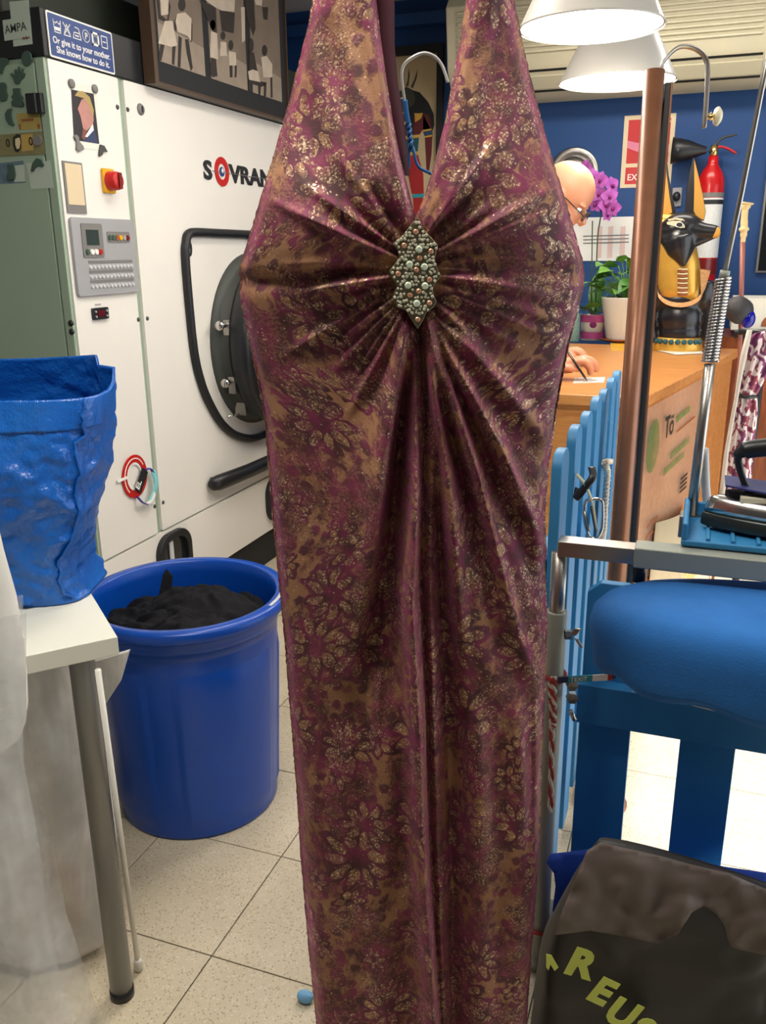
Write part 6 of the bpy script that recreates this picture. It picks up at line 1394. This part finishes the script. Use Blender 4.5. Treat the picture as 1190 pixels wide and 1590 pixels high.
# iron rest and iron
TY = 1.53
def t3(x, y, d=0.0): return atY(1030+x/4.675, 540+y/4.675, TY-d)
tz = zc+hh/2+0.006
tr = thing('iron_rest', 'ribbed blue plastic rest carrying the iron above the steel rail', 'iron rest', (0.15,TY,tz))
tx0 = t3(130,1400)[0]
B().box((tx0,TY-0.05,tz), (tx0+0.42,TY+0.12,tz+0.012)).obj('tray', M['bluewood'], tr, bevel=0.004)
B().box((tx0,TY-0.05,tz+0.010), (tx0+0.010,TY+0.12,tz+0.042)).obj('end_lip', M['bluewood'], tr, bevel=0.004); B().box((tx0,TY+0.11,tz+0.010), (tx0+0.42,TY+0.12,tz+0.036)).obj('back_lip', M['bluewood'], tr, bevel=0.003)
for k in range(9): B().box((tx0+0.04+k*0.04,TY-0.045,tz+0.012), (tx0+0.046+k*0.04,TY+0.11,tz+0.017)).obj('rib', M['bluewood'], tr, bevel=0.001)
ir = thing('steam_iron', 'heavy steam iron with black handle parked on the blue rest', 'iron', (0.15,TY+0.03,tz+0.018))
ix0 = t3(270,1310)[0]; icy = TY+0.032; iz = tz+0.019
def iloop(k, z, L=0.27, wd=0.062, x0=0.0):
    out = []
    for i in range(40):
        q = 2*pi*i/40; x = (1-math.cos(q))/2; w_ = wd*k*min(1.0, math.sin(pi/2*min(1,(x+0.02)/0.75))**0.8)*(1 if math.sin(q) >= 0 else -1); w_ *= min(1, abs(math.sin(q))*4)
        out.append(V(ix0+x0+(1-k)*0.05+x*(L-(1-k)*0.08), icy-w_, z))
    return out
B().loft([iloop(1,iz), iloop(1.02,iz+0.004), iloop(1.0,iz+0.020), iloop(0.94,iz+0.024)]).obj('soleplate', M['iron'], ir, smooth=False, bevel=0.002)
B().loft([iloop(0.93,iz+0.023), iloop(0.90,iz+0.036), iloop(0.78,iz+0.050), iloop(0.6,iz+0.055)]).obj('chrome_skirt', M['chrome'], ir, smooth=True)
npl = [t3(450,1045),t3(455,1020)]; nx0 = t3(450,1040)[0]; nzv = t3(600,1075)[2]
B().loft([iloop(0.5,iz+0.054,x0=0.01), iloop(0.5,nzv,x0=0.01)]).obj('body_block', M['black'], ir)
B().loft([[V(nx0,icy-0.02,nzv+0.010),V(nx0,icy+0.05,nzv+0.010),V(nx0,icy+0.05,nzv+0.014),V(nx0,icy-0.02,nzv+0.014)],[V(nx0+0.25,icy-0.065,nzv-0.012),V(nx0+0.25,icy+0.065,nzv-0.012),V(nx0+0.25,icy+0.065,nzv-0.008),V(nx0+0.25,icy-0.065,nzv-0.008)]]).obj('heat_shield', M['navyplastic'], ir, bevel=0.001)
B().tube(spline([t3(650,1100)+V(0,0.03,0),t3(600,1020)+V(0,0.03,0),t3(560,900)+V(0,0.03,0),t3(555,810)+V(0,0.03,0),t3(610,770)+V(0,0.03,0),t3(720,755)+V(0,0.03,0),t3(850,745)+V(0,0.03,0),t3(1000,760)+V(0,0.03,0),t3(1060,860)+V(0,0.03,0),t3(1060,1080)+V(0,0.03,0)],5), [0.006]*5+[0.006]*5+[0.0065]*5+[0.011]*4+[0.016]*20+[0.012]*7, 12).obj('handle', M['black'], ir, smooth=True)
B().obox(t3(700,1110)+V(0.03,0.03,-0.004), ((1,0,0),(0,1,0),(0,0,1)), (0.12,0.05,0.014)).obj('handle_base', M['pearl'], ir, bevel=0.003)
# flexible cable support
CSY = 1.64
def c3(x, y): return atY(x, y, CSY)
cs = thing('cable_support', 'slanting steel cable support rod with coil spring behind iron', 'rod', c3(1073,806))
B().tube([c3(1073,806),c3(1103,565)], 0.0095, 14).obj('lower_tube', M['steel'], cs, smooth=True)
a_, b2 = c3(1103,562), c3(1124,432); sp = []
for i in range(26*10+1):
    s_ = i/260; q = 2*pi*i/10; p = a_*(1-s_)+b2*s_; sp.append(p+V(1,0,0.1)*0.0125*math.cos(q)+V(0,1,0)*0.0125*math.sin(q))
B().tube([a_, b2], 0.0085, 12).obj('spring_core', M['dkgrey'], cs, smooth=True)
B().tube(sp, 0.0025, 6).obj('coil_spring', M['chrome'], cs, smooth=True)
B().tube([b2, c3(1127,420)], 0.0085, 12).obj('collar', M['greypaint'], cs, smooth=True)
B().tube([c3(1126,424), c3(1152,300), c3(1183,140), c3(1215,-20)], 0.0045, 10).obj('upper_rod', M['steel'], cs, smooth=True)
B().tube(spline([c3(1094,700)+V(0,0.02,0),c3(1097,770)+V(0,0.02,0),c3(1104,800)+V(0,0.02,0)],5), 0.008, 8).obj('cable', M['ltgrey'], cs, smooth=True)
B().box((0.0+c3(1073,806)[0]-0.02,CSY-0.02,tz-0.03), (c3(1073,806)[0]+0.02,CSY+0.02,c3(1073,806)[2]+0.01)).obj('clamp_block', M['steel'], cs, bevel=0.002)
B().box((c3(1073,806)[0]-0.012,IY+0.02,tz-0.028), (c3(1073,806)[0]+0.012,CSY,tz-0.006)).obj('bracket_arm', M['steel'], cs)

# ================================================================== BAGS AT LOWER RIGHT
RF = 1.15
def z8(x, y): return (800+x/2.149, 850+y/2.149)
def b3(x, y, d=0.0): u, z = uz(*z8(x,y), RF-d); return dress_pt(u, z, RF-d)
rbg = thing('reusable_bag', 'dark brown reusable bag with lime REUS lettering at lower right', 'bag', b3(450,1500)*V(1,1,0)+V(0,0,0.0))
topc = [(285,985),(400,1010),(590,1060),(838,1140),(960,1180)]
zt0 = [b3(x,y+26)[2] for x, y in topc]; ut0 = [uz(*z8(x,y),RF)[0] for x, y in topc]
uL0, uR0 = uz(*z8(112,1480),RF)[0], ut0[-1]+0.03
rows = []
for t in np.linspace(0, 1, 40):
    row = []
    for i in range(110):
        q = 2*pi*i/110; cs_, sn = math.cos(q), math.sin(q); x = abs(cs_)**0.5*(1 if cs_ > 0 else -1); y = abs(sn)**0.6*(1 if sn > 0 else -1)
        u = (uL0+uR0)/2+(uR0-uL0)/2*x*(1-0.05*t); uu = u
        if x < 0: uu = u+(ut0[0]-uL0)*0.92*max(0,(t-0.45)/0.55)**1.3*min(1,-x*1.0)
        z = 0.003+(np.interp(uu, ut0, zt0)-0.003)*t; hb = 0.10*(1-0.80*t**1.6)
        p = dress_pt(uu, z, RF+hb+hb*y+0.004); p = p+FH*(0.016*nz(p,8)+0.010*nz(p,20)+0.012*(0.3-abs(nz(p+V(4,4,4),12))))*(1 if sn < 0 else 0.5)*min(1,t*6)*min(1,(1-t)*5+0.15); row.append(p)
    rows.append(row)
b = B(); b.loft(rows, cap=True); b.obj('bag_body', M['darkbag'], rbg, smooth=True)
# paler folded-over upper panel with handle slot
fl_out = [(240,1012),(285,985),(400,1010),(500,1033),(590,1058),(710,1085),(838,1140),(900,1160),(900,1365),(838,1357),(770,1345),(722,1330),(708,1300),(700,1262),(672,1222),(630,1195),(588,1215),(560,1262),(545,1290),(480,1320),(380,1300),(250,1275),(132,1290),(150,1230),(195,1120)]
def flap_depth(x, y): p = b3(x,y); k = max(0,min(1,(y-1000)/120)); return 0.012+k*(0.022+0.016*nz(p,9)+0.010*nz(p,26)+0.014*(0.3-abs(nz(p+V(4,4,4),14))))
import mathutils.geometry as mg
def filled(poly, step):
    """triangulated polygon with interior points so it can wrinkle"""
    xs = [p[0] for p in poly]; ys = [p[1] for p in poly]; pts = []
    n = len(poly)
    for i in range(n):
        a, c = poly[i], poly[(i+1) % n]; d = math.hypot(c[0]-a[0], c[1]-a[1]); k = max(1, int(d/step))
        pts += [(a[0]+(c[0]-a[0])*j/k, a[1]+(c[1]-a[1])*j/k) for j in range(k)]
    nb = len(pts); edges = [(i, (i+1) % nb) for i in range(nb)]
    for iy in range(int((max(ys)-min(ys))/step)+1):
        for ix in range(int((max(xs)-min(xs))/step)+1):
            x = min(xs)+ix*step+(step/2 if iy % 2 else 0); y = min(ys)+iy*step
            if inside(x, y, poly) and min(math.hypot(x-p[0], y-p[1]) for p in pts[:nb]) > step*0.5: pts.append((x, y))
    r_ = mg.delaunay_2d_cdt([Vector(p) for p in pts], edges, [], 1, 1e-4)
    return [(v.x, v.y) for v in r_[0]], [tuple(f) for f in r_[2]]
vs, fs = filled(fl_out, 16)
B().add([b3(x,y,flap_depth(x,y)) for x, y in vs], fs).obj('folded_panel', M['brownbag'], rbg, smooth=True, solid=0.002)
# lime letters lying on the front of the bag
def letter(ch, x, y, rot, h):
    o = b3(x, y, 0.026); a = math.radians(rot); u = RH*math.cos(a)-UPV*math.sin(a); v = RH*math.sin(a)+UPV*math.cos(a); text('letter', ch, o, u, v, h, M['lime'], rbg, 0.001, 0.045)
letter('R', 160, 1414, 20, 0.051); letter('E', 236, 1500, 30, 0.048); letter('U', 290, 1568, 30, 0.050); letter('S', 366, 1630, 34, 0.050);
B().poly3([b3(x,y,0.034) for x, y in ((104,1355),(122,1360),(145,1400),(132,1412),(118,1390),(112,1410),(104,1400))], -FH*0.001).obj('printed_arrow', M['lime'], rbg)
bb2 = thing('blue_fabric_bag', 'royal-blue fabric bag slumped behind the dark brown bag', 'bag', b3(300,1600,-0.20)*V(1,1,0))
def c8(x, y, d=0.0): u, z = uz(*z8(x,y), 1.35-d); return dress_pt(u, z, 1.35-d)
outl = [(105,1050),(120,1022),(240,1008),(300,985),(500,1020),(700,1065),(838,1085),(980,1100),(980,1500),(60,1500),(90,1420),(140,1290),(125,1210),(135,1130),(130,1085)]
vs, fs = filled(outl, 22)
zmin = min(c8(x,y)[2] for x, y in vs)
for sgn, nm in ((1,'front_cloth'),(-1,'back_cloth')):
    B().add([c8(x,y,sgn*(0.02+0.05*max(0,min(1,(y-1010)/300)))+0.03*nz(c8(x,y),7)) for x, y in vs], fs).obj(nm, M['royal'], bb2, smooth=True, solid=0.002)
B_ = lumpmesh(c8(500,1500)*V(1,1,0)+V(0,0,0.12), (0.20,0.12,0.14), 3.0, 0.2); B_.v = [(x,y,max(z,0.002)) for x,y,z in B_.v]; B_.obj('bag_bottom', M['royal'], bb2, smooth=True)

# ================================================================== CABINET AND ODDS AT THE RIGHT BACK
KY = 4.42
def q5(x, y, Y=KY): return atY(1060+x/5.677, 280+y/5.677, Y)
kx = q5(165,1300)[0]; kz = q5(600,1330)[2]
kb_ = thing('wooden_cabinet', 'red-brown wooden cabinet at the right behind the iron', 'cabinet', (kx+0.4,KY+0.25,0))
B().box((kx+0.02,KY+0.02,0.0), (kx+1.1,KY+0.5,kz-0.03)).obj('body', M['cherry'], kb_)
B().box((kx,KY-0.02,0.0), (kx+0.10,KY+0.03,kz-0.03)).obj('stile', M['cherry'], kb_, bevel=0.003)
B().box((q5(460,1300)[0],KY-0.03,kz-0.03), (kx+1.12,KY+0.5,kz)).obj('dark_top', M['black'], kb_, bevel=0.003)
B().box((kx+0.42,KY-0.0,0.1), (kx+1.0,KY+0.03,kz-0.08)).obj('door', M['cherry'], kb_, bevel=0.004)
bx = q5(480,1300); wb = thing('white_box', 'white box with pinkish print standing on the cabinet', 'box', (bx[0]+0.2,KY+0.1,kz))
wbz = q5(600,1042)[2]
B().box((q5(440,1200)[0],KY+0.03,kz+0.001), (q5(440,1200)[0]+0.55,KY+0.3,wbz)).obj('carton', M['paper'], wb, bevel=0.002)
B().poly3([q5(690,1290,KY+0.029),q5(820,1290,KY+0.029),q5(820,1215,KY+0.029),q5(730,1210,KY+0.029),q5(700,1250,KY+0.029)], V(0,-0.001,0)).obj('print', M['terracotta'], wb)
# walking stick with ball ornaments
SY2 = 3.55
def k5(x, y, d=0.0): return atY(1060+x/5.677, 280+y/5.677, SY2-d)
sk = thing('walking_stick', 'slim walking stick with carved bone handle leaning before blue wall', 'stick', (k5(510,1590)[0],SY2,0))
bot = k5(505,1590); bot0 = V(bot[0]-0.01, SY2, 0.0)
B().tube([bot0, bot, k5(520,1060), k5(533,545)], [0.006,0.007,0.0085,0.0095], 12).obj('shaft', mat('pinkish_wood', srgb(150,92,82), 0.4), sk, smooth=True)
B().tube(spline([k5(533,550),k5(540,490),k5(543,440),k5(546,400),k5(548,320),k5(556,240),k5(566,195)],4), [0.009]*4+[0.012]*4+[0.018]*3+[0.013]*4+[0.012]*5+[0.018]*3+[0.026]*2, 14).obj('bone_handle', mat('bone', srgb(222,196,140), 0.4, var=0.15, vscale=40), sk, smooth=True)
tag(lumpmesh(k5(495,1140,0.05), (0.052,0.045,0.050), 2.0, 0.12, 20, 14).obj('black_ball_ornament', mat('rough_black', srgb(48,46,48), 0.6, bump=0.6, bscale=60), smooth=True), 'rough black ball ornament tied beside the walking stick', 'ornament')
tag(B().ell(k5(577,1222,0.06), (0.027,0.027,0.034), 20, 14).obj('blue_glass_ball', M['glassblue'], smooth=True), 'small cobalt blue glass ball hanging under the black ball', 'ornament')
# patterned cloth hanging at the right
def scarf():
    t = NT('purple_white_print'); c = t.coord(); wv = t.n('ShaderNodeTexWave'); wv.wave_type = 'BANDS'; wv.bands_direction = 'DIAGONAL'; t.put(wv.inputs['Vector'], c); wv.inputs['Scale'].default_value = 9; wv.inputs['Distortion'].default_value = 9; wv.inputs['Detail'].default_value = 3; wv.inputs['Detail Scale'].default_value = 3
    n = t.step(t.noise(c, 22, 4), 0.42, 0.56); k = t.step(wv.outputs[0], 0.45, 0.6)
    t.set(Base_Color=t.mix(k, t.mix(n, srgb(150,72,88), srgb(120,58,104)), srgb(232,215,212)), Roughness=0.85); return t.m
M['scarf'] = scarf()
HY = 3.0
def j3(x, y, d=0.0): return atY(1030+x/4.675, 540+y/4.675, HY-d)
sc_ = thing('patterned_shawl', 'purple and white patterned shawl hanging tied at the right edge', 'shawl', j3(560,1180))
rows = []
for y, xa, xb in ((-130,640,860),(0,600,850),(110,575,800),(240,560,740),(330,535,690),(352,530,684),(380,520,690),(500,500,690),(640,480,670),(760,460,660),(900,440,650),(1050,415,640),(1180,390,620),(1330,380,610)):
    row = []
    for i in range(40):
        s_ = i/39; x = xa+(xb-xa)*s_; d = 0.03*math.sin(pi*s_)+0.010*math.sin(s_*21+y*0.004)*(0.5 if 320 < y < 360 else 1); row.append(j3(x,y,d))
    row += [j3(xb-(xb-xa)*i/19,y,-0.02*math.sin(pi*i/19)) for i in range(1,19)]
    rows.append(row)
B().loft(rows).obj('cloth', M['scarf'], sc_, smooth=True, sub=1)
B().tube(spline([j3(528,335,0.0),j3(560,350,0.028),j3(620,358,0.036),j3(685,352,0.0)],5), 0.006, 8).obj('tie_band', M['black'], sc_, smooth=True)
rows = []
for y, xa, xb in ((-130,610,650),(60,560,610),(240,535,570),(380,515,545),(560,480,512),(760,445,478),(960,420,460),(1200,388,440)):
    rows.append([j3(xa,y,0.02),j3((xa+xb)/2,y,0.05),j3(xb,y,0.04),j3((xa+xb)/2,y,0.015)])
B().loft(rows).obj('fringed_edge', M['ropew'], sc_, smooth=True)
rail_pt = j3(750,-130)
sr = thing('shawl_stand', 'dark stand post carrying the patterned shawl', 'stand', (rail_pt[0],HY,0))
B().tube([(rail_pt[0]+0.0,HY+0.03,0.0),(rail_pt[0]+0.0,HY+0.03,rail_pt[2]-0.02)], 0.012, 12).obj('post', M['black'], sr, smooth=True)
B().tube([(rail_pt[0]-0.08,HY+0.03,rail_pt[2]-0.01),(rail_pt[0]+0.12,HY+0.03,rail_pt[2]-0.01)], 0.010, 12).obj('arm', M['black'], sr, smooth=True)
B().lathe([(0.0,0.0),(0.13,0.0),(0.13,0.01),(0.02,0.02),(0,0.02)], (rail_pt[0],HY+0.03,0), 24).obj('base', M['black'], sr, smooth=True)
